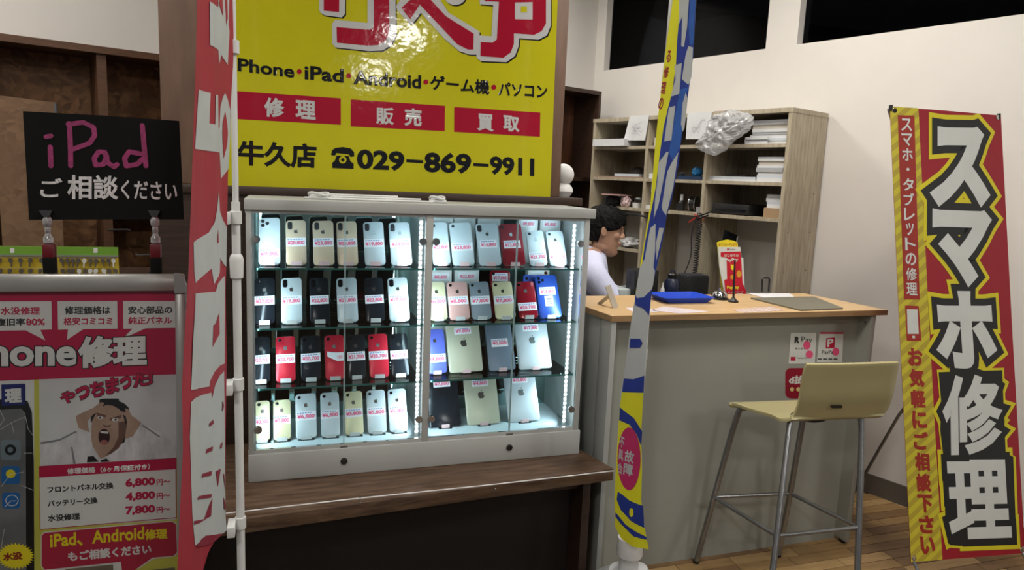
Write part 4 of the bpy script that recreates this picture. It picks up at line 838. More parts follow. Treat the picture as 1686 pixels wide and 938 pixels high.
# sheets hung on the top board and a plastic bag
def hung(pxs, label, n=-.006):
    pn = Plane(SO+nW*n, dW*-1, (0, 0, 1)); t = thing('hanging_sheet', label, 'paper', pn.P(pn.px(*pxs[0])), 'sheets hung from the bookshelf')
    pn.poly('sheet', pxs, whites[0], t, 0, thick=.0006)
    c = [sum(p[k] for p in pxs)/len(pxs) for k in (0, 1)]
    pn.strokes('pencil_lines', [[(c[0]+random.uniform(-11, 11), c[1]+random.uniform(-13, 13)) for _ in range(4)] for _ in range(5)], .5, whites[2], t, 1)
hung([(1037, 191), (1069, 189), (1062, 231), (1027, 231)], 'white paper sheet hung at the left of the top shelf')
hung([(1132, 186), (1172, 184), (1168, 229), (1129, 229)], 'white paper sheet hung behind the flag at top shelf')
def filmbag():
    pn = Plane(SO+nW*-.03, dW*-1, (0, 0, 1)); out = [(1187, 186), (1205, 180), (1232, 186), (1243, 195), (1236, 212), (1222, 224), (1205, 235), (1193, 248), (1178, 257), (1160, 251), (1145, 241), (1152, 230), (1162, 218), (1166, 200), (1176, 188)]
    uv = [pn.px(*p) for p in out]; c = sum(uv, Vector((0, 0)))/len(uv); bm = bmesh.new(); R = random.Random(4); rings = []
    for side in (1, -1):
        for f in (1, .86, .66, .42, .2):
            rings.append((f, side))
    prev = None; K = 4; up = []
    n = len(uv)*K; ring_uv = []
    for i in range(len(uv)):
        for k in range(K): ring_uv.append(lerp(uv[i], uv[(i+1) % len(uv)], k/K))
    def ringverts(f, side):
        r = []
        for i, q in enumerate(ring_uv):
            uvq = c+(q-c)*f; nz_ = noise.noise(Vector((uvq.x*26, uvq.y*26, side*3)))+.6*noise.noise(Vector((uvq.x*60, uvq.y*38, side*5))); d = side*(.042*math.sqrt(max(0, 1-f*f))+.020*nz_); ff = f*(1+.06*noise.noise(Vector((uvq.x*40, uvq.y*40, 9)))); r.append(bm.verts.new(pn.P(c+(q-c)*ff, d)))
        return r
    for side in (1, -1):
        rs = [ringverts(f, side) for f in (1, .92, .84, .75, .66, .56, .46, .35, .23, .12)]; cv = bm.verts.new(pn.P(c, side*.045))
        for A, B in zip(rs, rs[1:]):
            for i in range(n): bm.faces.new((A[i], A[(i+1) % n], B[(i+1) % n], B[i]))
        for i in range(n): bm.faces.new((rs[-1][i], rs[-1][(i+1) % n], cv))
    bmesh.ops.remove_doubles(bm, verts=bm.verts, dist=.0015)
    m = mat('milky_film', (.58, .59, .59), .2, var=.12, vscale=25)
    nt = m.node_tree; b = nt.nodes['Principled BSDF']; b.inputs['Alpha'].default_value = .55
    return tag(from_bm('plastic_bag', bm, m, None, smooth=False), 'crumpled clear plastic bag hanging over the top shelf', 'bag')
centre(filmbag())
q = [(1190, 178), (1215, 173), (1252, 180), (1228, 186)]
o = tag(centre(prism('magazine', [hit(*a, (0, 0, 1.917), (0, 0, 1)) if False else SP(sp(a[0], 178, 0, .1), n, 1.9155) for a, n in zip(q, (.02, .2, .2, .02))], (0, 0, .006), mat('magazine_cover', (.32, .22, .2), .4, vscale=40, col2=(.5, .46, .42)))), 'magazine lying on top of the bookshelf', 'magazine')
# coiled cord and cables hanging from the third shelf
s = sp(1153, 360, 0, -.02); zt0 = Z3-.002; zb = sz(1156, 458, -.02)
pts = [SP(s+.012*math.cos(k*.9)+.004*k/110, -.02+.012*math.sin(k*.9), lerp(zt0, zb, k/180)) for k in range(181)]
t = thing('coiled_cord', 'black coiled cord hanging from the third shelf', 'cord', SP(s, -.02, zb)); tube('coil', pts, .0034, m_black, t, 6); tube('straight_lead', smoothpath([SP(s+.02, -.018, Z3), SP(s+.05, -.02, 1.25), SP(s+.045, -.02, 1.12), SP(s+.10, -.02, .97), SP(s+.12, -.02, .9)], 6), .003, m_black, t, 6)
t = thing('cable_clips', 'bunch of red and black clips at the edge of the third shelf', 'clips', SP(s, -.01, Z3))
for k, (m_, a, b) in enumerate(((mat('red_clip', (.45, .02, .015), .4), (1134, 366), (1146, 358)), (MATS['red_clip'], (1142, 352), (1152, 358)), (m_black, (1146, 362), (1166, 354)), (mat('orange_wire', (.45, .13, .03), .5), (1150, 368), (1160, 358)), (m_black, (1150, 356), (1178, 346)))):
    tube('clip', [SP(sp(*a, 0, -.02), -.02, sz(*a, -.02)), SP(sp(*b, 0, -.012), -.012, sz(*b, -.012))], .004, m_, t, 6)
tb = aty(1205, 390, 3.0); t = thing('tablet_screen', 'dark tilted tablet standing behind the yellow leaflet', 'tablet', (tb.x, 3.0, DZ))
pn = Plane((0, 3.0, 0), (1, 0, 0), (0, .2, 1)); g = pn.px(1188, 470); pn.poly('body', [(g.x, g.y-.2), pn.px(1190, 398), pn.px(1194, 378), pn.px(1215, 388), pn.px(1213, 402), (pn.px(1214, 470).x, g.y-.2)], m_screen, t, 0, uv=True, thick=.008); pn.poly('bezel', [pn.px(1213, 390), pn.px(1215.5, 388), pn.px(1213.5, 402), pn.px(1212, 402)], m_white, t, 1, uv=True)

# ------------------------------------------------------------------ the seated man
def person():
    HC = aty(997, 380, 3.3)                                  # head centre
    F = Vector((math.cos(math.radians(-20)), math.sin(math.radians(-20)), 0)); Lf = Vector((-F.y, F.x, 0)); U = Vector((0, 0, 1))
    base = Vector((HC.x-.12*F.x, HC.y-.12*F.y, 0))
    t = thing('person', 'seated man with short black hair in a pale shirt, seen in profile behind the counter', 'person', base)
    def W(f, l, z): return base+F*f+Lf*l+U*z
    # trunk, limbs
    pz = .56; J = {}; hz = HC.z
    V = []; Ed = []; Rr = []
    def v(p, r, parent=None):
        V.append(p); Rr.append(r if isinstance(r, tuple) else (r, r))
        if parent is not None: Ed.append((parent, len(V)-1))
        return len(V)-1
    pel = v(W(-.05, 0, pz), (.12, .15)); wst = v(W(-.05, 0, pz+.16), (.10, .13), pel); chs = v(W(-.02, 0, pz+.33), (.11, .155), wst); nk0 = v(W(.045, 0, hz-.135), .060, chs); nk1 = v(W(.085, 0, hz-.07), .056, nk0)
    hands = []
    for s in (1, -1):
        sh = v(W(.04, s*.165, hz-.195), .055, nk0); el = v(W(.20, s*.20, hz-.375), .042, sh); wr = v(W(.36, s*.15, DZ+.036), .026, el); pm = v(W(.43, s*.14, DZ+.030), (.016, .036), wr); hands.append((pm, s))
        hp = v(W(.0, s*.10, pz-.03), .088, pel); kn = v(W(.40, s*.13, pz-.02), .060, hp); an = v(W(.42, s*.13, .10), .040, kn); v(W(.53, s*.14, .035), (.030, .040), an)
    def skin(V, Ed, Rr, root=0, sub=2):
        me = bpy.data.meshes.new('s'); me.from_pydata([tuple(p) for p in V], Ed, []); o = bpy.data.objects.new('s', me); C.objects.link(o)
        md = o.modifiers.new('skin', 'SKIN'); 
        for i, r in enumerate(Rr): me.skin_vertices[0].data[i].radius = r
        me.skin_vertices[0].data[root].use_root = True
        ss = o.modifiers.new('sub', 'SUBSURF'); ss.levels = sub; ss.render_levels = sub
        dg = bpy.context.evaluated_depsgraph_get(); dg.update(); m2 = bpy.data.meshes.new_from_object(o.evaluated_get(dg)); bpy.data.objects.remove(o); return m2
    bm = bmesh.new(); bm.from_mesh(skin(V, Ed, Rr))
    # hands: palm grows out of the wrist, five fingers each
    for pm, s in hands:
        P0 = V[pm]
        for k, (ln, sp_) in enumerate(((.062, -.027), (.075, -.009), (.078, .009), (.066, .026))):
            a = P0+Lf*sp_+F*.02; b_ = a+F*ln*.55+U*.004; c = b_+F*ln*.45-U*.018
            bm.from_mesh(skin([a, b_, c], [(0, 1), (1, 2)], [(.0095,)*2, (.0085,)*2, (.0075,)*2], 0, 1))
        a = P0-F*.03-Lf*s*.02; bm.from_mesh(skin([a, a-Lf*s*.035+F*.03-U*.01, a-Lf*s*.03+F*.065-U*.02], [(0, 1), (1, 2)], [(.012,)*2, (.010,)*2, (.008,)*2], 0, 1))
    # head as stacked slices (z, front, back, half width) in head space, tilted a little forward
    tilt = Matrix.Rotation(math.radians(9), 3, Lf); hc = W(.115, 0, hz)
    def HP(f, l, z): return hc+tilt @ (F*f+Lf*l+U*z)
    SL_ = [(-.125, .062, .035, .020), (-.120, .076, .020, .034), (-.108, .084, -.005, .046), (-.092, .084, -.030, .056), (-.075, .083, -.050, .062), (-.055, .085, -.066, .066), (-.035, .084, -.078, .070), (-.012, .082, -.088, .0735), (.010, .083, -.094, .0755), (.032, .089, -.098, .0765), (.055, .088, -.098, .0765), (.078, .080, -.094, .073), (.098, .064, -.082, .063), (.113, .040, -.060, .045), (.121, .012, -.030, .022)]
    rings = []; n = 28
    for z, fr, bk, hw in SL_:
        c = (fr+bk)/2; a = (fr-bk)/2; r = []
        for k in range(n):
            th = 2*math.pi*k/n; e = 2.3; x = math.copysign(abs(math.cos(th))**(2/e), math.cos(th)); y = math.copysign(abs(math.sin(th))**(2/e), math.sin(th))
            wf = 1-.16*max(0, x)**2; r.append(bm.verts.new(HP(c+a*x, hw*y*wf, z)))
        rings.append(r)
    for A, B in zip(rings, rings[1:]):
        for k in range(n): bm.faces.new((A[k], A[(k+1) % n], B[(k+1) % n], B[k]))
    bm.faces.new(rings[0][::-1]); bm.faces.new(rings[-1])
    def ball(f, l, z, rx, ry, rz_):
        b2 = bmesh.new(); bmesh.ops.create_icosphere(b2, subdivisions=3, radius=1)
        for q in b2.verts: q.co = HP(f+q.co.x*rx, l+q.co.y*ry, z+q.co.z*rz_)
        me = bpy.data.meshes.new('b'); b2.to_mesh(me); b2.free(); bm.from_mesh(me); bpy.data.meshes.remove(me)
    # nose, lips, chin, brow, jaw, ears
    ball(.088, 0, .012, .010, .010, .030); ball(.097, 0, -.006, .011, .012, .013); ball(.101, 0, -.014, .010, .011, .009)
    for s in (1, -1): ball(.092, s*.012, -.017, .010, .008, .008); ball(.076, s*.033, .036, .012, .024, .007); ball(.055, s*.042, -.012, .024, .020, .022); ball(-.005, s*.050, -.078, .045, .016, .024)
    ball(.087, 0, -.046, .011, .024, .006); ball(.085, 0, -.059, .011, .021, .007); ball(.076, 0, -.098, .014, .020, .016)
    for s in (1, -1):
        er = bmesh.new()
        bmesh.ops.create_icosphere(er, subdivisions=3, radius=1)
        for q in er.verts:
            x, y, z = q.co; rr = math.sqrt(x*x+z*z); dish = -.35*max(0, 1-(rr/.7)**2) if y*s > 0 else 0
            q.co = HP(-.012+x*.016-z*.004, s*(.080+.004)+(y*.008+s*dish*.014)+s*(-x)*.006, -.004+z*.027*(1+.1*z))
        me = bpy.data.meshes.new('e'); er.to_mesh(me); er.free(); bm.from_mesh(me); bpy.data.meshes.remove(me)
    me = bpy.data.meshes.new('body'); bm.to_mesh(me); bm.free()
    o = bpy.data.objects.new('tmp', me); C.objects.link(o); rm = o.modifiers.new('r', 'REMESH'); rm.mode = 'VOXEL'; rm.voxel_size = .0042; sm = o.modifiers.new('s', 'SMOOTH'); sm.factor = .5; sm.iterations = 3
    dg = bpy.context.evaluated_depsgraph_get(); dg.update(); m2 = bpy.data.meshes.new_from_object(o.evaluated_get(dg)); bpy.data.objects.remove(o)
    m2.transform(Matrix.Translation(-base)); m2.name = 'body'; link('body', m2, m_skin, t, True)
    # clothes: shirt over trunk and arms, trousers over hips and legs
    bm = bmesh.new()
    me = skin([W(-.05, 0, pz+.03), W(-.05, 0, pz+.16), W(-.02, 0, pz+.36), W(.03, 0, hz-.185), W(.062, 0, hz-.125)]+[W(.04, .165, hz-.205), W(.20, .205, hz-.375), W(.34, .16, DZ+.042), W(.04, -.165, hz-.205), W(.20, -.205, hz-.375), W(.34, -.16, DZ+.042), W(.045, .085, hz-.168), W(.045, -.085, hz-.168)],
              [(0, 1), (1, 2), (2, 3), (3, 4), (3, 11), (11, 5), (5, 6), (6, 7), (3, 12), (12, 8), (8, 9), (9, 10)], [(.15, .18), (.135, .165), (.15, .18), (.115, .12), (.068, .068), (.078,)*2, (.060,)*2, (.036,)*2, (.078,)*2, (.060,)*2, (.036,)*2, (.086,)*2, (.086,)*2])
    bm.from_mesh(me); sh = from_bm('shirt', bm, m_shirt, t, smooth=True)
    nc = W(.066, 0, hz-.112); bm = bmesh.new(); ax = (W(.085, 0, hz-.07)-W(.045, 0, hz-.155)).normalized(); q = ax.to_track_quat('Z', 'Y').to_matrix()
    alathe(bm, [(.112, -.062), (.088, -.030), (.070, -.012), (.066, .004), (.062, .020), (.066, .021), (.073, .004), (.082, -.016), (.098, -.034), (.118, -.062)], nc, 24, q); from_bm('collar', bm, m_shirt, sh, smooth=True)
    me = skin([W(-.05, 0, pz+.06), W(-.04, 0, pz-.01)]+[W(.0, .10, pz-.03), W(.41, .13, pz-.02), W(.42, .13, .09), W(.0, -.10, pz-.03), W(.41, -.13, pz-.02), W(.42, -.13, .09)], [(0, 1), (1, 2), (2, 3), (3, 4), (1, 5), (5, 6), (6, 7)], [(.155, .18), (.15, .18)]+[(.105,)*2, (.080,)*2, (.058,)*2]*2)
    bm = bmesh.new(); bm.from_mesh(me); from_bm('trousers', bm, m_trouser, t, smooth=True)
    for s in (1, -1):
        bm = bmesh.new(); c = W(.48, s*.135, 0); abox(bm, (-.13, -.045, 0), (.13, .045, .075), Matrix.Rotation(math.radians(-20), 3, 'Z')); bmesh.ops.translate(bm, verts=bm.verts, vec=c); from_bm('shoe', bm, m_black, t, bevel=.02, smooth=True)
    # hair cap with a short uneven fringe
    bm = bmesh.new(); R = random.Random(3); rings = []; n = 44; nz = 18
    for i in range(nz+1):
        ph = math.pi*.5*i/nz*1.55; r = []
        for k in range(n):
            th = 2*math.pi*k/n; d = Vector((math.cos(th)*math.sin(ph), math.sin(th)*math.sin(ph), math.cos(ph)))
            front = max(0, math.cos(th)); side = abs(math.sin(th)); zmin = .050*front**2+(.012 if math.cos(th) > -.15 and side > .5 else -.055)*(1-front**2)
            jit = 1+R.uniform(-.025, .035)
            se = (abs(d.z)**2.5+math.hypot(d.x, d.y)**2.5)**(-1/2.5); x, y, z = d.x*.1085*jit*se-.005, d.y*.086*jit*se, .012+d.z*.122*jit*se
            if math.cos(th) < 0: x *= 1.0
            if z < zmin: 
                f_ = .90 if math.cos(th) > -.3 else .93
                z = zmin-.004+R.uniform(-.004, .004); x, y = (x+.004)*f_-.004, y*f_
            r.append(bm.verts.new(HP(x, y, z)))
        rings.append(r)
    for A, B in zip(rings, rings[1:]):
        for k in range(n): bm.faces.new((A[k], A[(k+1) % n], B[(k+1) % n], B[k]))
    bmesh.ops.remove_doubles(bm, verts=bm.verts, dist=.0012)
    # tufts
    for _ in range(330):
        th = R.uniform(0, 2*math.pi); ph = R.uniform(0, 1.25); d = Vector((math.cos(th)*math.sin(ph), math.sin(th)*math.sin(ph), math.cos(ph)))
        zz = .012+d.z*.121
        if zz < .05*max(0, math.cos(th))**2+.02: continue
        p0 = HP(d.x*.104-.004, d.y*.085, zz); g = (tilt @ (F*(d.x*.6+.75)+Lf*d.y*.9+U*(d.z*.55+.05))).normalized()
        p1 = p0+g*R.uniform(.010, .020); sd = g.cross(U).normalized()*.0035
        a, b, c = bm.verts.new(p0-sd), bm.verts.new(p0+sd), bm.verts.new(p1); e = bm.verts.new(p0+g.cross(sd).normalized()*.004); bm.faces.new((a, b, c)); bm.faces.new((b, e, c)); bm.faces.new((e, a, c))
    from_bm('hair', bm, m_hair, t, smooth=False)
    # eyes, brows, mouth
    m_eye = mat('eye_dark', (.012, .008, .007), .2); m_ew = mat('eye_white', (.5, .45, .42), .3); m_lip = mat('lip', (.30, .12, .09), .5)
    for s in (1, -1):
        bm = bmesh.new(); bmesh.ops.create_icosphere(bm, subdivisions=3, radius=.0085); c = HP(.0700, s*.031, .011); bmesh.ops.translate(bm, verts=bm.verts, vec=c); e = from_bm('eye', bm, m_ew, t, smooth=True)
        bm = bmesh.new(); bmesh.ops.create_icosphere(bm, subdivisions=2, radius=.0052); bmesh.ops.translate(bm, verts=bm.verts, vec=c+tilt @ (F*.0048-U*.0015+Lf*s*.001)); from_bm('iris', bm, m_eye, e, smooth=True)
        tube('eyelid', [HP(.073, s*.022, .0150), HP(.0775, s*.031, .0175), HP(.0720, s*.041, .0145)], [.0013, .002, .0013], m_eye, t, 6)
        tube('eyebrow', [HP(.087, s*.014, .034), HP(.0865, s*.030, .039), HP(.074, s*.048, .035)], [.0025, .0038, .002], m_hair, t, 6)
    tube('mouth', [HP(.083, .024, -.052), HP(.0965, 0, -.0525), HP(.083, -.024, -.052)], [.002, .0035, .002], m_lip, t, 6)
    # seat under him, out of sight behind the counter
    st_ = thing('office_stool', 'round grey office stool under the seated man', 'stool', W(-.05, 0, 0))
    lathe('seat', [(0, pz-.19), (.19, pz-.19), (.20, pz-.16), (.18, pz-.13), (0, pz-.13)], W(-.05, 0, 0), m_blackm, st_); lathe('column', [(.025, .05), (.025, pz-.19)], W(-.05, 0, 0), m_steel, st_)
    lathe('base', [(0, 0), (.22, 0), (.22, .02), (.05, .05), (0, .05)], W(-.05, 0, 0), m_black, st_)
person()

# ------------------------------------------------------------------ bar stool
so = thing('bar_stool', 'tall stool with cream moulded seat and grey metal legs before the counter', 'stool', (1.83, 2.06, 0))
ZR, ZK = .30, .672
FT = [atz(1146, 926, 0), None, None, None]
rg = [atz(1175.6, 818, ZR), atz(1301, 812, ZR), atz(1414, 868, ZR), atz(1279, 882, ZR)]       # front left, front right, back right, back left (front faces the counter)
tp_ = [atz(1216, 676, ZK), None, atz(1419, 690, ZK), atz(1301, 694, ZK)]
tp_[1] = tp_[0]+(tp_[2]-tp_[3]); tp_[1] = lerp(tp_[1], rg[1]+Vector((-.03, -.05, ZK-ZR)), .6)
for i in range(4):
    r_, q = rg[i], tp_[i]; ft = r_+(r_-q)*(ZR/(ZK-ZR)) if i else FT[0]; ft.z = 0.004
    if i == 1: ft = atz(1281, 914, 0.004)
    inn = (tp_[0]+tp_[1]+tp_[2]+tp_[3])/4; top = q.copy(); top.z = ZK+.012; cc = lerp(top, inn, .42); cc.z = ZK+.014; kn = q+(ft-q).normalized()*.03
    lg_ = tube('leg', smoothpath([cc, lerp(cc, top, .75)+Vector((0, 0, .001)), kn, r_], 6)+[ft], .0115, m_steel, so, 12)
    lathe('rubber_foot', [(0, 0), (.013, 0), (.013, .012), (0, .014)], (ft.x, ft.y, 0), m_black, lg_, 12)
for i, j in ((0, 3), (3, 2), (2, 1), (1, 0)):
    tube('footrest', [rg[i], lerp(rg[i], rg[j], .5), rg[j]], .008, m_steel, so, 10)
for a, b in ((0, 1), (3, 2)):
    inn = (tp_[0]+tp_[1]+tp_[2]+tp_[3])/4; pa, pb = lerp(tp_[a], inn, .2), lerp(tp_[b], inn, .2); pa.z = pb.z = ZK+.020; tube('seat_rail', [pa, pb], .0105, m_steel, so, 10)
# moulded shell: profile swept across
fl_, fr_ = aty(1197, 664, 2.255), None
ZSt = ZK+.034
A0 = atz(1200, 662, ZSt+.004); B0 = atz(1300, 688, ZSt-.008); Rw = (atz(1450, 682, ZSt-.008)-B0); Rw.z = 0
D0 = (A0-B0); D0.z = 0; back0 = aty(1327, 598, B0.y-.075); bd = back0-B0
prof = [(A0+Vector((0, 0, -.018))-D0*-.02, 0), (A0+Vector((0, 0, -.004)), 0), (A0-D0*.06+Vector((0, 0, .002)), 0), (A0-D0*.35+Vector((0, 0, -.006)), 0), (A0-D0*.7+Vector((0, 0, -.012)), 0), (B0+D0*.16+Vector((0, 0, -.008)), 0), (B0-D0*.0+Vector((0, 0, .002)), 0), (B0-D0*.09+Vector((0, 0, .028)), 0), (lerp(B0, back0, .38)-D0*.07, 0), (lerp(B0, back0, .7)-D0*.03, 0), (back0, 0)]
pth = smoothpath([p[0] for p in prof], 4); bm = bmesh.new(); K = 12; rows = []
for i, p in enumerate(pth):
    t_ = i/(len(pth)-1); wv = 1 if t_ < .5 else 1; row_ = []
    sk = lerp(0, 0, t_)
    for k in range(K+1):
        s = k/K; ed = (2*s-1); q = p+Rw*s
        if t_ > .62: q += Vector((0, .010*(ed*ed), 0))      # slight wrap of the back
        row_.append(q)
    if t_ > .9:   # rounded upper corners
        c_ = (t_-.9)/.1; 
        row_ = [lerp(row_[0], row_[-1], min(max(k/K, .018*c_*c_), 1-.018*c_*c_)) if k in (0, K) else q for k, q in enumerate(row_)]
    if t_ < .12:
        c_ = 1-t_/.12; row_ = [lerp(row_[0], row_[-1], min(max(k/K, .03*c_*c_), 1-.03*c_*c_)) if k in (0, K) else q for k, q in enumerate(row_)]
    rows.append([bm.verts.new(q) for q in row_])
for A, B in zip(rows, rows[1:]):
    for k in range(K): bm.faces.new((A[k], A[k+1], B[k+1], B[k]))
bmesh.ops.recalc_face_normals(bm, faces=bm.faces)
g = bmesh.ops.solidify(bm, geom=bm.faces[:], thickness=.012)
shl = from_bm('seat_shell', bm, m_seat, so, smooth=True, bevel=.003)
pm_ = lerp(B0, back0, .10)+Rw*.40; hp = aty(1379, 669, pm_.y); pbk = Plane(lerp(B0, back0, .1)-D0*.08, Rw, back0-B0)
def slot(cx, cy, w_, h_): return [(cx+x, cy-y) for x, y in rrect(w_, h_, h_*.45, 3)]
hp_ = Plane(B0-D0*.10+pbk.n*.012, Rw, back0-B0); hp_.poly('maker_plate', slot(1378, 669.5, 19, 4.5), mat('dark_plate', (.02, .018, .014), .4), shl, 0, thick=.004)
cc = (tp_[0]+tp_[1]+tp_[2]+tp_[3])/4; up_ = atz(1341, 690, ZK+.004); lathe('under_plate', [(0, -.014), (.040, -.010), (.062, .0), (.064, .016), (0, .018)], (up_.x, up_.y+.03, ZK+.004), m_black, so)

# ------------------------------------------------------------------ flags and banners
def wavy(a1, f1, a2, f2, ph=0): return lambda u, v: a1*math.sin(u*f1+v*1.3+ph)+a2*math.sin(u*f2-v*2.1+ph)
# red flag on the white pole, standing before the bench
pb = Vector((-.107, 1.88, 0))
rf = thing('red_flag', 'red and white vertical flag on white pole left of the glass case', 'flag', pb)
tube('pole', [pb+Vector((0, 0, 1.42)), pb+Vector((0, 0, 2.45))], .0075, m_white, rf, 14); tube('pole', [pb+Vector((0, 0, .06)), pb+Vector((0, 0, 1.42))], .0105, m_white, rf, 14)
zc = aty(392, 440, 1.88).z; lathe('collar', [(.011, 0), (.0155, .004), (.017, .05), (.0145, .06), (.009, .066)], (pb.x, pb.y, zc-.03), m_white, rf, 18)
for y in (78, 358, 632, 860):
    z = aty(390, y, 1.88).z; lathe('flag_tab', [(.013, -.016), (.014, -.015), (.014, .015), (.013, .016)], (pb.x, pb.y, z), m_white, rf, 16); q = Vector((pb.x, pb.y, z)); box('tab_strap', q+Vector((-.03, -.055, -.014)), q+Vector((-.011, .001, .014)), m_white, rf, bevel=.001)
lathe('base', [(0, 0), (.075, 0), (.085, .01), (.08, .03), (.03, .05), (.02, .12), (0, .12)], (pb.x, pb.y, 0), m_white, rf)
far = Vector((-.172, 1.40, 1)); du = Vector((far.x-pb.x, far.y-pb.y, 0)).normalized()
fp = Plane(pb+du*.02, du, (0, 0, 1), wavy(.0022, 30, .0012, 55), 14, (0, .56))
OL = [(330, -40), (384, -40), (382, 110), (378, 220), (375, 330), (373, 480), (375, 600), (374, 720), (372, 840), (371, 862), (357, 878), (346, 905), (334, 945), (331, 1010), (296, 1010), (294, 938), (297, 840), (302, 740), (301, 640), (304, 560), (308, 440), (312, 330), (317, 250), (321, 140), (325, 0)]
ff = fp.poly('flag_cloth', OL, f_red, rf, 0)
WS = [[(343, 2), (358.6, 12), (359, -40), (377, -40), (376.5, 42), (377.5, 52), (375.7, 107), (364, 90), (361, 105), (359, 82), (344, 74)],
      [(326.6, 147), (345, 152.7), (344, 203), (351, 204.6), (352, 155.5), (358.5, 156.5), (359, 211), (361.6, 210), (363, 176), (367, 160), (371, 153), (375.7, 164), (379.3, 182), (379, 222), (376.6, 277), (364.6, 294), (361.6, 251), (320.7, 245)],
      [(358, 315.5), (361.6, 348), (373.6, 374), (373, 439), (360.7, 424), (359, 448), (351, 468), (348, 442), (321, 466), (317, 447), (316, 399), (344, 383), (351, 366)],
      [(320, 483), (353, 480), (356, 466), (371, 454), (371.5, 480), (371.5, 598), (360, 601), (352, 612), (345, 627), (344, 636), (312, 642), (314, 560)],
      [(317, 655), (347, 646), (348, 656), (353, 634), (359, 618), (370.5, 610), (371, 700), (371, 850), (374, 872), (345, 895), (342, 880), (319, 898), (316, 862), (315, 850), (311, 720), (312, 662)]]
fp.polys('white_lettering', WS, f_white, rf, 2)
fp.polys('red_details', [[(359, 5), (367, 27), (365, -20)], [(370, -20), (373, 42), (375, 30), (374, -20)], [(370.5, 184), (374, 205), (375, 220), (373.5, 238), (368, 261), (366, 220), (366.5, 200)], [(355, 375), (356, 399), (354, 400)], [(357, 514.5), (358, 549), (349, 571), (350, 535), (353, 533)]], f_red, rf, 4)
E_ = lambda x, y: (290+x*.2537, 700+y*.2537)
fp.polys('dark_details', [[E_(*p) for p in l] for l in ([(198, 155), (232, 135), (228, 165), (192, 185)], [(170, 315), (225, 295), (222, 325), (163, 340)], [(130, 460), (225, 445), (222, 470), (123, 482)], [(105, 620), (185, 607), (228, 470), (222, 590), (175, 620), (105, 645)], [(278, 120), (292, 105), (285, 150), (272, 150)], [(248, 300), (280, 280), (262, 400)], [(295, 320), (303, 310), (318, 440)], [(298, 460), (318, 520), (314, 548), (302, 540)], [(205, 715), (300, 700), (215, 775), (118, 790), (150, 740)])]+[[(343, 697), (349, 690), (350, 697), (344, 702)], [(364, 658), (368, 668), (363, 678)]], f_dred, rf, 4)
# blue and yellow flag on water-filled base, before the counter
qb = Vector((1.143, 2.02, 0))
bf = thing('blue_flag', 'blue, yellow and white vertical flag on white water-filled base before the counter', 'flag', qb)
m_tank = mat('translucent_tank', (.52, .53, .53), .35)
lathe('water_base', [(0, 0), (.150, 0), (.162, .015), (.164, .07), (.150, .10), (.115, .135), (.075, .16), (.066, .175), (0, .175)], qb, m_tank, bf, 36); 
for k in range(5):
    a = math.radians(200+k*50); lathe('base_ring', [(.030, .135), (.046, .142), (.038, .156), (.028, .160)], qb+Vector((.085*math.cos(a), .085*math.sin(a), -.006)), m_tank, bf, 18)
lathe('socket', [(.034, .17), (.034, .235), (.028, .24), (.028, .25)], qb, m_tank, bf, 20); lathe('clamp', [(.044, .235), (.046, .24), (.043, .30), (.030, .305)], qb, m_white, bf, 22)
tube('pole', [qb+Vector((0, 0, .2)), qb+Vector((.012, 0, 2.5))], .008, m_white, bf, 12)
for z in (.42, .95, 1.5): lathe('flag_tab', [(.012, -.016), (.013, -.015), (.013, .015), (.012, .016)], (qb.x, qb.y, z), m_white, bf, 16)
de = (Vector((.365, -.931, 0))).normalized(); bp_ = Plane(qb+Vector((-.479, -.878, 0))*.055, de, (0, 0, 1), wavy(.003, 30, .0015, 60, 1), 14, (-.12, .16))
OB = [(1106, -30), (1105, 0), (1094, 90), (1080.6, 224), (1071.6, 336), (1058, 420), (1048, 483), (1040, 530), (1027, 621.7), (1020.6, 646), (1013, 773), (1009.5, 812), (1013, 866), (1023, 885), (1045, 899), (1067, 904), (1062, 871), (1057, 822), (1058.7, 773), (1057, 714.5), (1061, 646), (1063, 602), (1068, 534), (1072, 480), (1079, 435), (1097, 357), (1109, 310), (1118, 250), (1130, 179), (1142, 89.5), (1147, 0), (1149, -30)]
bp_.poly('flag_cloth', OB, g_w, bf, 0)
g = lambda l: [(1000+x*.4477, y*.4477) for x, y in l]; h9 = lambda l: [(900+x*.2985, 250+y*.2985) for x, y in l]; z3 = lambda l: [(940+x*.4886, 480+y*.4886) for x, y in l]
bp_.poly('yellow_stripe', g([(246, -60), (262, -60), (262, 60), (255, 140), (250, 240), (236, 340), (220, 400), (205, 470), (193, 560), (178, 690), (160, 790), (140, 900), (128, 1000), (112, 1078), (107, 1078), (130, 938), (160, 750), (180, 500), (212, 200)]), g_yel, bf, 1)
bp_.poly('blue_ground', g([(262, -60), (333, -60), (328, 0), (318, 200), (290, 400), (268, 540), (262, 600), (235, 740), (216, 800), (212, 835), (200, 900), (178, 1000), (160, 1085), (112, 1078), (128, 1000), (140, 900), (160, 790), (178, 690), (193, 560), (205, 470), (220, 400), (236, 340), (250, 240), (255, 140), (262, 60)]), g_blue, bf, 2)
bp_.polys('mid_blue_ground', [g([(268, 330), (300, 320), (290, 345), (280, 400), (275, 480), (268, 540), (240, 590), (225, 560), (240, 480), (255, 390)]), g([(310, -60), (330, -60), (318, 160), (306, 168), (300, 100)])], g_mid, bf, 3)
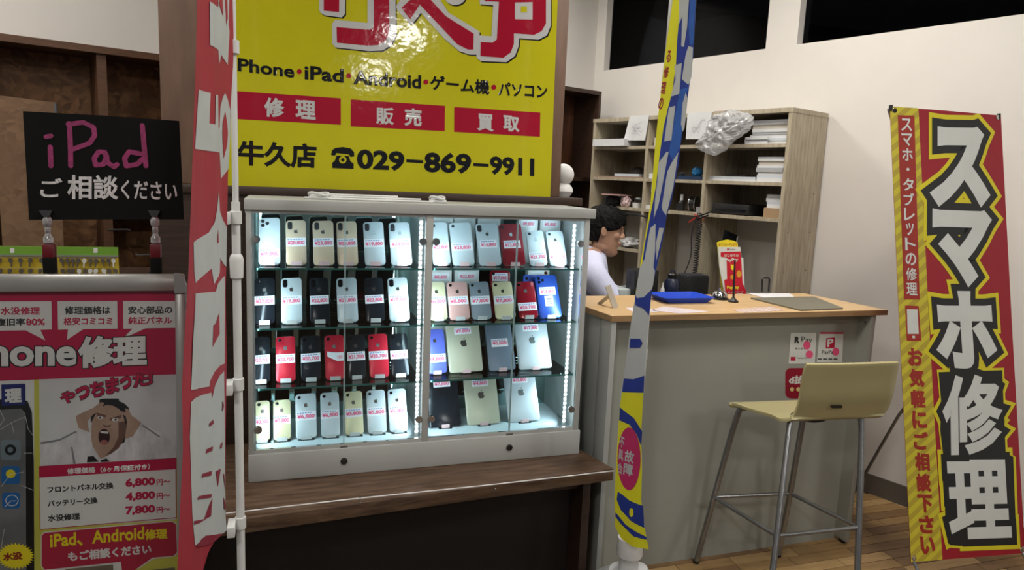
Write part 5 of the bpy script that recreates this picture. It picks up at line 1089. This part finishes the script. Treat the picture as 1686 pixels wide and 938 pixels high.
bp_.polys('pale_shapes', [g([(262, -60), (307, -60), (300, 25), (295, 100), (283, 172), (272, 170), (275, 60), (262, 88)]), g([(300, 170), (317, 175), (312, 280), (300, 312), (285, 300), (275, 290), (290, 200)]), g([(245, 240), (275, 232), (265, 345), (232, 355), (238, 330), (250, 290)]), g([(225, 395), (250, 388), (235, 515), (208, 520)]), g([(290, 340), (297, 365), (285, 470), (278, 485), (272, 455), (278, 380)]),
      h9([(728, 0), (725, 20), (700, 190), (660, 350), (640, 325), (635, 300), (655, 170), (665, 110), (690, 60)]), h9([(618, 60), (660, 0), (672, 0), (650, 120), (618, 290), (592, 370), (600, 260), (612, 160)]), h9([(575, 420), (602, 395), (600, 540), (590, 640), (575, 600), (545, 590), (560, 500)]), h9([(622, 418), (648, 420), (625, 520), (607, 600), (604, 500)]),
      h9([(520, 640), (545, 590), (575, 575), (592, 640), (600, 655), (588, 740), (580, 760), (540, 800), (505, 805), (500, 770)])], g_w, bf, 4)
bp_.poly('blue_lower', h9([(495, 785), (505, 805), (540, 800), (585, 755), (568, 900), (535, 860), (497, 845)]), g_blue, bf, 5)
bp_.polys('blue_shapes', [z3([(203, 158), (235, 158), (243, 172), (235, 188), (201, 188)]), z3([(180, 292), (215, 294), (250, 282), (247, 340), (174, 337)])], g_blue, bf, 5)
bp_.poly('yellow_lower', z3([(174, 338), (247, 340), (240, 480), (243, 600), (240, 700), (250, 800), (262, 868), (215, 858), (170, 830), (150, 790), (148, 700), (152, 600), (165, 390)]), g_yel, bf, 5)
bp_.polys('blue_curves', [z3([(166, 388), (215, 425), (244, 470), (241, 520), (225, 480), (200, 447), (164, 432)]), z3([(160, 672), (200, 702), (246, 720), (249, 795), (205, 770), (170, 735), (156, 700)]), z3([(152, 742), (185, 782), (255, 826), (256, 836), (215, 822), (170, 782), (151, 757)])], g_blue, bf, 6)
bp_.poly('yellow_dot', z3(ell(208, 742, 8, 15, 14)), g_yel, bf, 7); bp_.poly('magenta_disc', z3(ell(199, 562, 40, 106, 30)), g_pk, bf, 7)
for ch, c_ in (('故', (200, 555)), ('障', (196, 598))): 
    a, b, c = z3([(c_[0]-17, c_[1]+16), (c_[0]-14, c_[1]-24), (c_[0]+15, c_[1]+24)]); text(bp_, ch, a, b, c, g_w, bf, 8, .03)
for ch, c_ in (('不', (174, 505)), ('具', (170, 548)), ('合', (167, 592))): 
    a, b, c = z3([(c_[0]-9, c_[1]+14), (c_[0]-7, c_[1]-22), (c_[0]+9, c_[1]+24)]); text(bp_, ch, a, b, c, g_w, bf, 8, .02)
for k, ch in enumerate('る修理の'): 
    y = 185+k*58; x = 222-k*9; a, b, c = g([(x-8, y+44), (x-2, y), (x+7, y+44)]); text(bp_, ch, a, b, c, f_red, bf, 3, .03)
# red and yellow banner stand at the right
b0, b1 = atz(1500, 925, .10), Vector((2.865, 1.866, .10)); tl = aty(1465, 175, 2.19)
rp_ = Plane(b0, b1-b0, tl-b0)
rs = thing('banner_stand', 'tall red banner on stand with large white lettering by the white wall', 'banner', ((b0.x+b1.x)/2, 1.95, 0))
rp_.poly('banner_cloth', [(1465, 175), (1556, 182), (1648, 190), (1667, 550), (1688, 910), (1592, 918), (1500, 925), (1481, 540)], r_red, rs, 0, thick=.0012)
rp_.poly('striped_border', [(1465, 175), (1512, 178), (1530, 540), (1551.5, 921), (1500, 925), (1481, 540)], r_st, rs, 1)
Q5 = lambda x, y: (1400+x*.4157, 150+y*.4157); Q6 = lambda x, y: (1400+x*.4455, 520+y*.4455)
rp_.polys('red_box', [[Q5(187, 95), Q5(253, 97), Q5(274, 825), Q5(212, 825)], [Q5(216, 848), Q5(270, 850), Q6(262, 92), Q6(208, 92)]], r_dr, rs, 2)
rp_.poly('white_box', [Q5(223, 863), Q5(265, 864), Q6(252, 66), Q6(211, 66)], r_w, rs, 3); rp_.poly('white_square', [Q6(228, 73), Q6(237, 73), Q6(238, 82), Q6(229, 82)], r_w, rs, 3)
vtext(rp_, 'スマホ・タブレットの修理', Q5(220, 103), Q5(243, 812), 17.5, r_w, rs, 4, .02, .84)
vtext(rp_, 'お気軽にご相談下さい', Q6(237, 112), Q6(288, 885), 24, r_dr, rs, 3, .05, .86)
big = [('ス', Q5(322, 455), Q5(322, 140), Q5(548, 452)), ('マ', Q5(322, 768), Q5(324, 466), Q5(552, 770)), ('ホ', Q6(328, 196), Q5(330, 790), Q6(542, 192)), ('修', Q6(342, 515), Q6(338, 218), Q6(558, 508)), ('理', Q6(368, 826), Q6(352, 530), Q6(596, 818))]
kb = [(325, 207), (560, 200), (573, 505), (601, 520), (612, 826), (447, 838), (432, 850), (366, 846), (350, 745), (343, 520), (331, 420), (336, 330)]; kc_ = (468, 520)
rp_.poly('yellow_backing', [Q6(kc_[0]+(x-kc_[0])*1.055+2, kc_[1]+(y-kc_[1])*1.028) for x, y in kb], r_y, rs, 2.3); rp_.poly('black_backing', [Q6(*p) for p in kb], r_k, rs, 3.4)
for gr, mm, ly_ in ((.135, r_y, 2), (.085, r_k, 3), (0, r_w, 4)):
    for ch, a, b, c in big: text(rp_, ch, a, b, c, mm, rs, ly_+(.1 if ch in 'マ修' else 0), .032 if ch in '修理' else .055, grow=gr, name={2: 'yellow_outline', 3: 'black_outline', 4: 'lettering'}[ly_])
hub = (b0+b1+tl)/3+Vector((.12, .0, -.1)); hub = rp_.P(rp_.px(1590, 560), -.04)
tr_, br_ = rp_.P(rp_.px(1648, 190), 0), rp_.P(rp_.px(1686, 908), 0)
for q in (rp_.P(rp_.px(1467, 178), -.002), rp_.P(rp_.px(1645, 192), -.002)): tube('arm', [hub, q-rp_.n*.01], .006, m_steel, rs, 8); lathe('hook_tip', [(0, -.012), (.007, -.01), (.007, .012), (0, .014)], q, m_black, rs, 10)
for q, fo in ((rp_.P(rp_.px(1505, 918), -.002), Vector((b0.x+.01, b0.y-.09, 0))), (rp_.P(rp_.px(1684, 904), -.002), Vector((b1.x, b1.y-.09, 0)))): tube('leg', [hub, q-rp_.n*.012, fo+Vector((0, 0, .006))], .007, m_steel, rs, 8); lathe('eyelet_pin', [(0, -.010), (.006, -.008), (.006, .012), (0, .014)], q, m_chrome, rs, 10)
for q in ((1473, 182), (1643, 193), (1505, 919), (1683, 905)):
    c = rp_.px(*q); bm = bmesh.new(); mt = Matrix((rp_.u, rp_.v, rp_.n)).transposed(); alathe(bm, [(.005, .001), (.010, .001), (.009, .0025), (.005, .0025)], rp_.P(c, 0), 16, mt); from_bm('eyelet', bm, m_chrome, rs, smooth=True)
f2 = aty(1427, 775, 2.37); u2 = aty(1480, 683, 2.28); foot = f2+(f2-u2)*(f2.z/(u2.z-f2.z)); tube('rear_leg', [hub, u2, f2, Vector((foot.x, foot.y, .006))], .007, m_steel, rs, 8)
lathe('hub', [(0, -.02), (.022, -.018), (.022, .018), (0, .02)], hub, m_black, rs, 16, RX90)

# ------------------------------------------------------------------ pavement sign at the left
YS = 1.75; ztop = aty(150, 452, YS).z
ap = Plane((0, YS, ztop), (1, 0, 0), (0, math.sin(math.radians(7)), math.cos(math.radians(7))))
As = thing('poster_stand', 'aluminium framed A-shaped stand with crimson repair poster at left', 'poster stand', (-.45, 1.72, 0))
m_al = mat('frame_aluminium', (.36, .36, .345), .3, metal=.6)
cR = ap.px(306, 455).x; cL = -.80; zb = -ztop+.02; pr_ = ap.px(297, 480); fw_ = .036
def bar(u0, u1, v0, v1, d=.016): return prism('frame_bar', [ap.P((u0, v0), 0), ap.P((u1, v0), 0), ap.P((u1, v1), 0), ap.P((u0, v1), 0)], ap.n*d, m_al, As, bevel=.004)
vt = ap.px(150, 452).y; vb_ = pr_.y+.002; zl = (-ztop/math.cos(math.radians(7)))+.05
bar(cL, cR-.002, vb_, vt+.002, .018); bar(cR-.022, cR, zl, vb_, .014); bar(cL, cL+.022, zl, vb_, .014); bar(cL+.022, cR-.022, zl, zl+.03, .014)
ap.poly('corner_cap', [(cR-.022, vb_-.004), (cR+.002, vb_-.004), (cR+.003, vb_+.012), (cR-.003, vt-.006), (cR-.014, vt+.004), (cR-.022, vt+.004)], m_al, As, 40, uv=True, thick=.02)
for x in (cL+.012, cR-.012): prism('rear_leg', [Vector((x-.010, 1.755, ztop-.03)), Vector((x+.010, 1.755, ztop-.03)), Vector((x+.010, 1.97, 0)), Vector((x-.010, 1.97, 0))], (0, .012, 0), m_al, As)
ap.poly('poster', [(cL+.018, zl+.02), (cR-.018, zl+.02), (cR-.018, vb_+.003), (cL+.018, vb_+.003)], p_w, As, 2, uv=True, thick=.006)
B1 = lambda x, y: (x*.2239, 430+y*.2239); B2 = lambda x, y: (x*.1957, 600+y*.1957); B3 = lambda x, y: (x*.2111, 740+y*.2111)
def bl1(l): return [B1(*p) for p in l]
def bl2(l): return [B2(*p) for p in l]
def bl3(l): return [B3(*p) for p in l]
ap.polys('yellow_ground', [bl3([(268, -620), (305, -630), (318, 130), (318, 625), (330, 940), (268, 945)]), bl3([(1378, -690), (1402, -700), (1392, 960), (1372, 960)]), bl3([(300, 620), (1395, 540), (1395, 1100), (300, 1100)])], p_y, As, 3)
ap.poly('crimson_ground', [(cL+.02, ap.px(150, 478).y)]+[tuple(ap.px(*p)) for p in (B1(1322, 222), B1(1328, 828))]+[(cL+.02, ap.px(-150, 632).y)], p_cr, As, 3.5, uv=True)
ap.polys('speech_bubble', [bl1([(-120, 295), (380, 293), (384, 500), (300, 503), (335, 580), (190, 506), (-120, 512)]), bl1([(425, 292), (864, 291), (866, 494), (615, 498), (495, 577), (502, 500), (430, 502)]), bl1([(907, 291), (1304, 291), (1304, 488), (1070, 492), (905, 568), (975, 494), (909, 495)])], p_w, As, 5)
def at(txt, lt, lb, rb, mm, F_=B1, bold=.03, ly=6, grow=0): text(ap, txt, F_(*lb), F_(*lt), F_(*rb), mm, As, ly, bold, grow=grow)
at('水没修理', (8, 335), (8, 393), (298, 392), p_cr); at('復旧率', (-25, 419), (-25, 475), (188, 473), p_k); at('80%', (195, 420), (195, 471), (334, 470), p_cr)
at('修理価格は', (478, 330), (478, 390), (815, 387), p_k); at('格安コミコミ', (470, 412), (470, 468), (828, 465), p_cr); at('安心部品の', (945, 330), (945, 387), (1268, 383), p_k); at('純正パネル', (945, 408), (945, 462), (1266, 458), p_cr)
for bd, mm, ly in ((.09, p_k, 6), (.06, p_w, 7)):
    at('iPhone', (-330, 560), (-330, 775), (565, 768), mm, bold=.035, grow=bd-.06, ly=ly); at('修理', (578, 552), (578, 785), (1082, 765), mm, bold=.045, grow=bd-.06, ly=ly)
ap.poly('blue_box', bl2([(15, 165), (215, 158), (217, 335), (18, 346)]), p_bl, As, 6); at('理', (45, 203), (45, 322), (188, 314), p_w, B2, .05, 7)
# printed picture of a shouting man
ap.poly('photo_ground', bl2([(330, 130), (1500, 88), (1485, 785), (340, 850)]), mat('photo_pale', (.50, .505, .51), .3, vscale=9, col2=(.62, .625, .62)), As, 4)
ph_sh = mat('photo_shirt', (.46, .465, .48), .3, vscale=22, stretch=(3, 1, 1), col2=(.66, .66, .67)); ph_s = mat('photo_skin', (.30, .19, .14), .3, vscale=20, col2=(.42, .29, .22)); ph_sd = mat('photo_skin_dark', (.14, .075, .055), .3); ph_h = mat('photo_hair', (.012, .013, .014), .3); ph_mo = mat('photo_mouth', (.03, .006, .006), .3); ph_to = mat('photo_tongue', (.33, .12, .11), .3)
ap.poly('printed_shirt', bl2([(345, 665), (480, 640), (640, 560), (770, 575), (800, 640), (1010, 660), (1090, 600), (1180, 490), (1330, 560), (1480, 660), (1485, 785), (340, 850)]), ph_sh, As, 5)
ap.poly('printed_hair', bl2([(765, 480), (770, 420), (810, 395), (835, 330), (840, 290), (880, 283), (1000, 283), (1005, 305), (1050, 325), (1085, 360), (1090, 420), (1070, 520), (1050, 650), (1020, 665), (1000, 500), (960, 400), (850, 400), (800, 500)]), ph_h, As, 6)
ap.poly('printed_arms', bl2([(640, 430), (700, 400), (790, 360), (850, 312), (880, 320), (870, 345), (880, 360), (850, 385), (790, 415), (740, 470), (745, 530), (758, 565), (700, 545), (665, 530), (650, 480)]), ph_s, As, 7)
ap.poly('printed_arms', bl2([(970, 370), (1060, 400), (1055, 365), (1080, 370), (1110, 425), (1190, 485), (1170, 520), (1120, 600), (1050, 625), (1060, 560), (1072, 480), (1060, 430), (1000, 400)]), ph_s, As, 7)
ap.poly('printed_face', bl2([(770, 540), (778, 470), (810, 410), (860, 355), (900, 335), (960, 345), (1010, 375), (1040, 430), (1060, 500), (1055, 580), (1035, 640), (1000, 700), (940, 745), (890, 770), (850, 790), (815, 770), (785, 700), (770, 620)]), ph_s, As, 6.5)
ap.polys('printed_shade', [bl2([(1000, 480), (1058, 470), (1055, 580), (1035, 640), (1000, 700), (940, 745), (890, 760), (960, 690), (1000, 600)]), bl2([(815, 400), (900, 425), (890, 440), (820, 425)]), bl2([(925, 450), (1020, 420), (1020, 445), (935, 470)]), bl2([(865, 500), (905, 510), (940, 500), (930, 520), (880, 520)])], ph_sd, As, 7.5)
ap.polys('printed_eyes', [bl2(ell(848, 443, 24, 13, 14)), bl2(ell(970, 460, 27, 15, 14))], p_w, As, 8); ap.polys('printed_pupils', [bl2(ell(846, 443, 8, 9, 10)), bl2(ell(976, 460, 9, 10, 10))], ph_h, As, 8.5)
ap.poly('printed_mouth', bl2(ell(880, 605, 48, 68, 22)), ph_mo, As, 8); ap.poly('printed_tongue', bl2(ell(880, 650, 30, 22, 14)), ph_to, As, 8.5); ap.poly('printed_teeth', bl2([(850, 555), (915, 560), (912, 578), (852, 572)]), p_w, As, 8.7)
ap.polys('printed_collar', [bl2([(765, 660), (850, 790), (800, 815), (690, 815), (760, 740)]), bl2([(1010, 680), (890, 800), (950, 800), (1040, 800), (1035, 740)])], ph_sh, As, 7); ap.polys('printed_tie', [bl2([(740, 770), (790, 765), (835, 812), (735, 818)]), bl2([(850, 800), (900, 785), (925, 810), (850, 815)])], ph_h, As, 7.8)
ap.polys('photo_shading', [bl2([(340, 650), (500, 625), (640, 555), (650, 565), (500, 640), (350, 668)]), bl2([(600, 690), (612, 690), (640, 830), (620, 832)]), bl2([(1200, 500), (1350, 600), (1345, 612), (1195, 512)])], mat('photo_grey', (.2, .2, .21), .3), As, 6)
# slanted heading, character by character along a rising line
hc_ = [(510, 230, 330, 640), (640, 190, 300, 760), (760, 150, 278, 885), (890, 118, 250, 1005), (1010, 110, 215, 1110), (1118, 82, 192, 1258), (1250, 85, 170, 1290)]
for ch, (x0, yt, yb_, x1) in zip('やっちまった!', hc_): at(ch, (x0, yt), (x0+8, yb_), (x1, yb_-22), p_k, B2, .045, 8, grow=.03); at(ch, (x0, yt), (x0+8, yb_), (x1, yb_-22), p_cr, B2, .045, 9)
# printed broken phone at the left edge
ph_b = mat('print_phone_black', (.010, .010, .011), .2); ph_g = mat('print_phone_grey', (.11, .115, .12), .25, vscale=10, col2=(.18, .185, .19)); ph_bl = mat('print_icon_blue', (.02, .13, .36), .25); ph_lb = mat('print_icon_pale', (.17, .22, .25), .25)
ap.poly('printed_phone', [(-120, 666), (0, 657), (30, 653), (46, 660), (53, 678), (56, 760), (57, 960), (-120, 960)], ph_b, As, 5); ap.poly('printed_phone_screen', [(-120, 680), (36, 672), (43, 680), (44, 960), (-120, 960)], ph_g, As, 5.5)
ap.polys('printed_icons', [bl2(rr_px(10, 630, 180, 800, 30)), ], ph_lb, As, 6); ap.polys('printed_icons', [bl3(rr_px(15, 125, 160, 265, 25)), bl3(rr_px(20, 330, 160, 455, 25))], ph_bl, As, 6)
ap.poly('printed_sun', bl3(ell(88, 185, 38, 34, 16)), p_ye, As, 7); ap.poly('printed_lens', bl2(ell(92, 713, 48, 46, 18)), ph_b, As, 7); ap.poly('printed_lens', bl2(ell(92, 713, 24, 23, 14)), ph_lb, As, 7.5)
ap.strokes('printed_compass', [bl3([(40+58+48*math.cos(a), 392+42*math.sin(a)) for a in [k*math.pi/8 for k in range(17)]]), bl3([(45, 440), (90, 395), (130, 395)])], 1.4, p_w, As, 7)
ap.strokes('printed_cracks', [[(0, 707), (20, 695), (43, 685)], [(43, 685), (47, 705), (55, 716)], [(0, 672), (8, 690), (0, 700)], [(20, 696), (24, 712)], [(40, 745), (54, 745)], [(3, 800), (18, 780), (40, 776)], [(8, 870), (3, 900)], [(36, 798), (56, 806)]], .7, p_w, As, 7)
n = 30; ap.poly('yellow_burst', bl3([(125+(150 if k % 2 else 122)*math.cos(math.pi*k/n), 825+(105 if k % 2 else 86)*math.sin(math.pi*k/n)) for k in range(2*n)]), p_ye, As, 7); at('水没', (28, 800), (30, 862), (180, 850), mat('poster_dark_red', (.22, .01, .01), .3), B3, .05, 8)
# price table
ap.poly('table_border', bl3([(306, 128), (1376, 60), (1379, 528), (314, 622)]), p_cr, As, 5); ap.poly('table_ground', bl3([(312, 215), (1370, 150), (1374, 523), (319, 616)]), p_w, As, 6)
at('修理価格', (525, 143), (528, 190), (748, 176), p_w, B3, .035); at('（6ヶ月保証付き）', (785, 132), (786, 176), (1172, 150), p_w, B3, .035)
at('フロントパネル交換', (372, 283), (375, 335), (888, 300), p_k, B3, .035, 7); at('バッテリー交換', (375, 392), (377, 443), (765, 415), p_k, B3, .035, 7); at('水没修理', (376, 505), (378, 558), (627, 540), p_k, B3, .035, 7)
for i, (s, y) in enumerate((('6,800', 0), ('4,800', 107), ('7,800', 214))): at(s, (980, 225+y), (982, 296+y), (1213, 280+y), p_cr, B3, .05, 7); at('円〜', (1222, 228+y), (1224, 278+y), (1330, 270+y), p_cr, B3, .03, 7)
ap.poly('white_outline', bl3([(322, 665), (345, 638), (1345, 550), (1380, 572), (1388, 800), (1360, 830), (1200, 848), (1080, 925), (960, 945), (350, 945), (322, 900)]), p_w, As, 5); ap.poly('crimson_box', bl3([(328, 668), (350, 645), (1342, 557), (1374, 578), (1382, 797), (1355, 823), (1190, 838), (960, 1000), (945, 870), (352, 932), (328, 900)]), mat('poster_light_crimson', (.40, .022, .055), .25), As, 6)
at('iPad、Android', (392, 655), (395, 765), (1128, 700), p_ye, B3, .03, 7); at('修理', (1130, 618), (1132, 700), (1307, 690), p_ye, B3, .04, 7); at('もご相談ください', (532, 790), (535, 868), (1183, 805), p_w, B3, .045, 7)
ap.polys('printed_tablet', [bl3([(515, 925), (885, 890), (890, 1100), (520, 1100)]), bl3([(1160, 935), (1365, 912), (1370, 1100), (1160, 1100)])], mat('print_brown', (.10, .085, .06), .3, vscale=8, col2=(.2, .17, .12)), As, 7)
ap.poly('clear_cover', [(cL+.02, zl+.022), (cR-.02, zl+.022), (cR-.02, vb_), (cL+.02, vb_)], glass('cover_film', (.97, .97, .97), .8), As, 16, uv=True)
# two clip stands and the blackboard
kp = Plane((0, YS+.012, 0), (1, 0, 0), (0, 0, 1))
bb_ = thing('blackboard', 'small blackboard with magenta and white handwriting clipped above the poster stand', 'blackboard', kp.P(kp.px(170, 362)))
kp.poly('board', [(38, 183), (167, 190), (295, 199), (299, 280), (303, 361), (175, 361), (48, 362)], m_blackm, bb_, 2, thick=.003)
Bk = lambda l: [(x*.5012, y*.5012) for x, y in l]
kp.strokes('lettering', [Bk(l) for l in ([(152, 450), (168, 446)], [(166, 482), (167, 515), (168, 545)], [(228, 405), (232, 475), (233, 545)], [(225, 408), (275, 402), (308, 418), (312, 445), (295, 470), (240, 490)], [(345, 500), (325, 498), (310, 520), (315, 542), (340, 540), (352, 515), (345, 500), (355, 535), (375, 548), (385, 540)], [(468, 412), (474, 480), (480, 545)], [(462, 505), (425, 498), (410, 520), (415, 545), (450, 540), (472, 520)])], 8.5, m_mag, bb_, 3.5)
text(kp, 'ご', *Bk([(133, 648), (133, 585), (205, 648)]), m_chalk, bb_, 3.5, .02); text(kp, '相談', *Bk([(222, 654), (222, 574), (388, 655)]), m_chalk, bb_, 3.5, .025); text(kp, 'ください', *Bk([(398, 652), (398, 590), (582, 660)]), m_chalk, bb_, 3.5, .02)
for cx, nm in ((83, 'left'), (258, 'right')):
    b_ = kp.P(kp.px(cx, 452)); tpz = kp.P(kp.px(cx, 352)).z; h_ = tpz-b_.z; b_.z = ztop-.002+.004; h_ = tpz-b_.z
    t = thing('clip_stand', 'black and red based %s clip stand holding the blackboard on the poster frame' % nm, 'clip', b_)
    box('black_base', b_+Vector((-.011, -.011, 0)), b_+Vector((.011, .011, h_*.27)), m_blackm, t, bevel=.001); box('red_block', b_+Vector((-.0105, -.0105, h_*.27)), b_+Vector((.0105, .0105, h_*.49)), mat('dark_red_block', (.12, .006, .012), .4), t, bevel=.001)
    lathe('clear_stem', [(.006, h_*.49), (.010, h_*.52), (.010, h_*.60), (.006, h_*.64), (.005, h_*.68), (.006, h_*.69), (.006, h_*.77), (.005, h_*.78), (.009, h_*.82), (.0095, h_*.90), (.005, h_*.97)], b_, mat('frosted_clear', (.42, .42, .43), .15, spec=.8, vscale=60, col2=(.12, .12, .12)), t, 16)
    prism('clip_jaw', [b_+Vector((-.006, -.010, h_*.96)), b_+Vector((.006, -.010, h_*.96)), b_+Vector((.0125, -.010, h_*1.06)), b_+Vector((-.0125, -.010, h_*1.06))], (0, .02, 0), mat('smoky_clear', (.05, .05, .055), .2), t)
# key boards behind
YK = 2.6; kc = thing('display_table', 'dark low display table under the green and yellow key boards', 'table', (-.75, 2.75, 0))
zk = aty(90, 452, YK).z-.02
box('table_top', (-1.25, 2.56, zk-.03), (-.46, 2.95, zk), m_dkwood, kc); [box('leg', (x, y, 0), (x+.04, y+.04, zk-.03), m_dkwood, kc) for x in (-1.23, -.52) for y in (2.57, 2.88)]
kn = Plane((0, YK, 0), (1, 0, 0), (0, 0, 1)); m_gr = mat('rack_green', (.14, .30, .03), .4); m_ky = mat('rack_yellow', (.42, .29, .01), .4, vscale=20, col2=(.55, .42, .04)); m_key = mat('key_metal', (.16, .14, .12), .35, metal=.7, var=.3)
for i, (x0, x1, nk_, nm) in enumerate(((-40, 76, 7, 'left'), (95, 195, 10, 'right'))):
    t = thing('key_board', 'green topped yellow board hung with keys, %s of the pair behind the blackboard' % nm, 'key board', kn.P(kn.px((x0+x1)/2, 455)))
    zlo = zk; a, b = kn.px(x0, 430).x, kn.px(x1, 430).x; zt_ = kn.px(100, 406).y; zm = kn.px(100, 421).y
    kn.poly('header', [(a, zm), (b, zm), (b, zt_), (a, zt_)], m_gr, t, 2, uv=True, thick=.006); kn.poly('board', [(a, zlo), (b, zlo), (b, zm), (a, zm)], m_ky, t, 1.5, uv=True, thick=.005)
    kn.poly('number_tag', [kn.px((78, 154)[i] if i else 17, 408), kn.px((78, 161)[i] if i else 24, 408), kn.px(161 if i else 24, 416), kn.px(154 if i else 17, 416)], p_w, t, 4, uv=True)
    kn.poly('rail', [(a, zm-.003), (b, zm-.003), (b, zm+.003), (a, zm+.003)], m_alu, t, 6, uv=True, thick=.004)
    def keymesh(bright):
        key = ('key', bright)
        if key in MC: return MC[key]
        bm = bmesh.new(); aprism(bm, [Vector((x, 0, z)) for x, z in ((-.005, -.003), (-.007, -.010), (-.004, -.015), (-.002, -.016), (-.002, -.029), (.001, -.031), (.0025, -.028), (.002, -.016), (.004, -.015), (.007, -.010), (.005, -.003), (0, 0))], (0, -.002, 0)); bmesh.ops.recalc_face_normals(bm, faces=bm.faces)
        me = bpy.data.meshes.new('key'); bm.to_mesh(me); bm.free(); me.materials.append(mat('bright_key', (.7, .7, .66), .3, metal=.3) if bright else m_key); MC[key] = me; return me  # some keys get a paler metal colour
    tp0 = off(t)
    for r_ in range(2):
        for k in range(nk_):
            x = lerp(a+.012, b-.012, k/(nk_-1)); z = (zm-.006, zm-.040)[r_]; bright = i == 1 and ((r_ == 0 and k in (4, 9)) or (r_ == 1 and k in (3, 5, 6, 7)))
            o = bpy.data.objects.new('key', keymesh(bright)); C.objects.link(o); o.parent = t; o.location = Vector((x, YK-.008, z))-tp0; o.rotation_euler = (0, random.uniform(-.25, .25)*(1+r_), 0)
        tube('hook_row', [(a+.005, YK-.009, (zm-.007, zm-.041)[r_]), (b-.005, YK-.009, (zm-.007, zm-.041)[r_])], .0012, m_black, t, 6)

# ------------------------------------------------------------------ ceiling lamps
for i, (x, y, p_) in enumerate(LAMPS):
    nm = ['far behind the camera', 'behind the camera', 'left of the camera', 'right of the camera', 'in front of the counter', 'over the left aisle', 'above the poster stand', 'near the back corner', 'by the wooden wall unit', 'added fill over the counter'][i]
    t = thing('ceiling_lamp', 'square white ceiling lamp, %s' % nm, 'lamp', (x, y, CEIL), 'ceiling lamps')
    box('housing', (x-.2, y-.2, CEIL-.045), (x+.2, y+.2, CEIL), m_white, t, bevel=.004); box('diffuser', (x-.18, y-.18, CEIL-.049), (x+.18, y+.18, CEIL-.045), mat('lamp_glow', (1, .96, .9), .5, emit=12), t)
    l = area('lamp_light', (0, 0, -.056), .36, .36, p_*1.0, (1, .955, .89)); l.parent = t
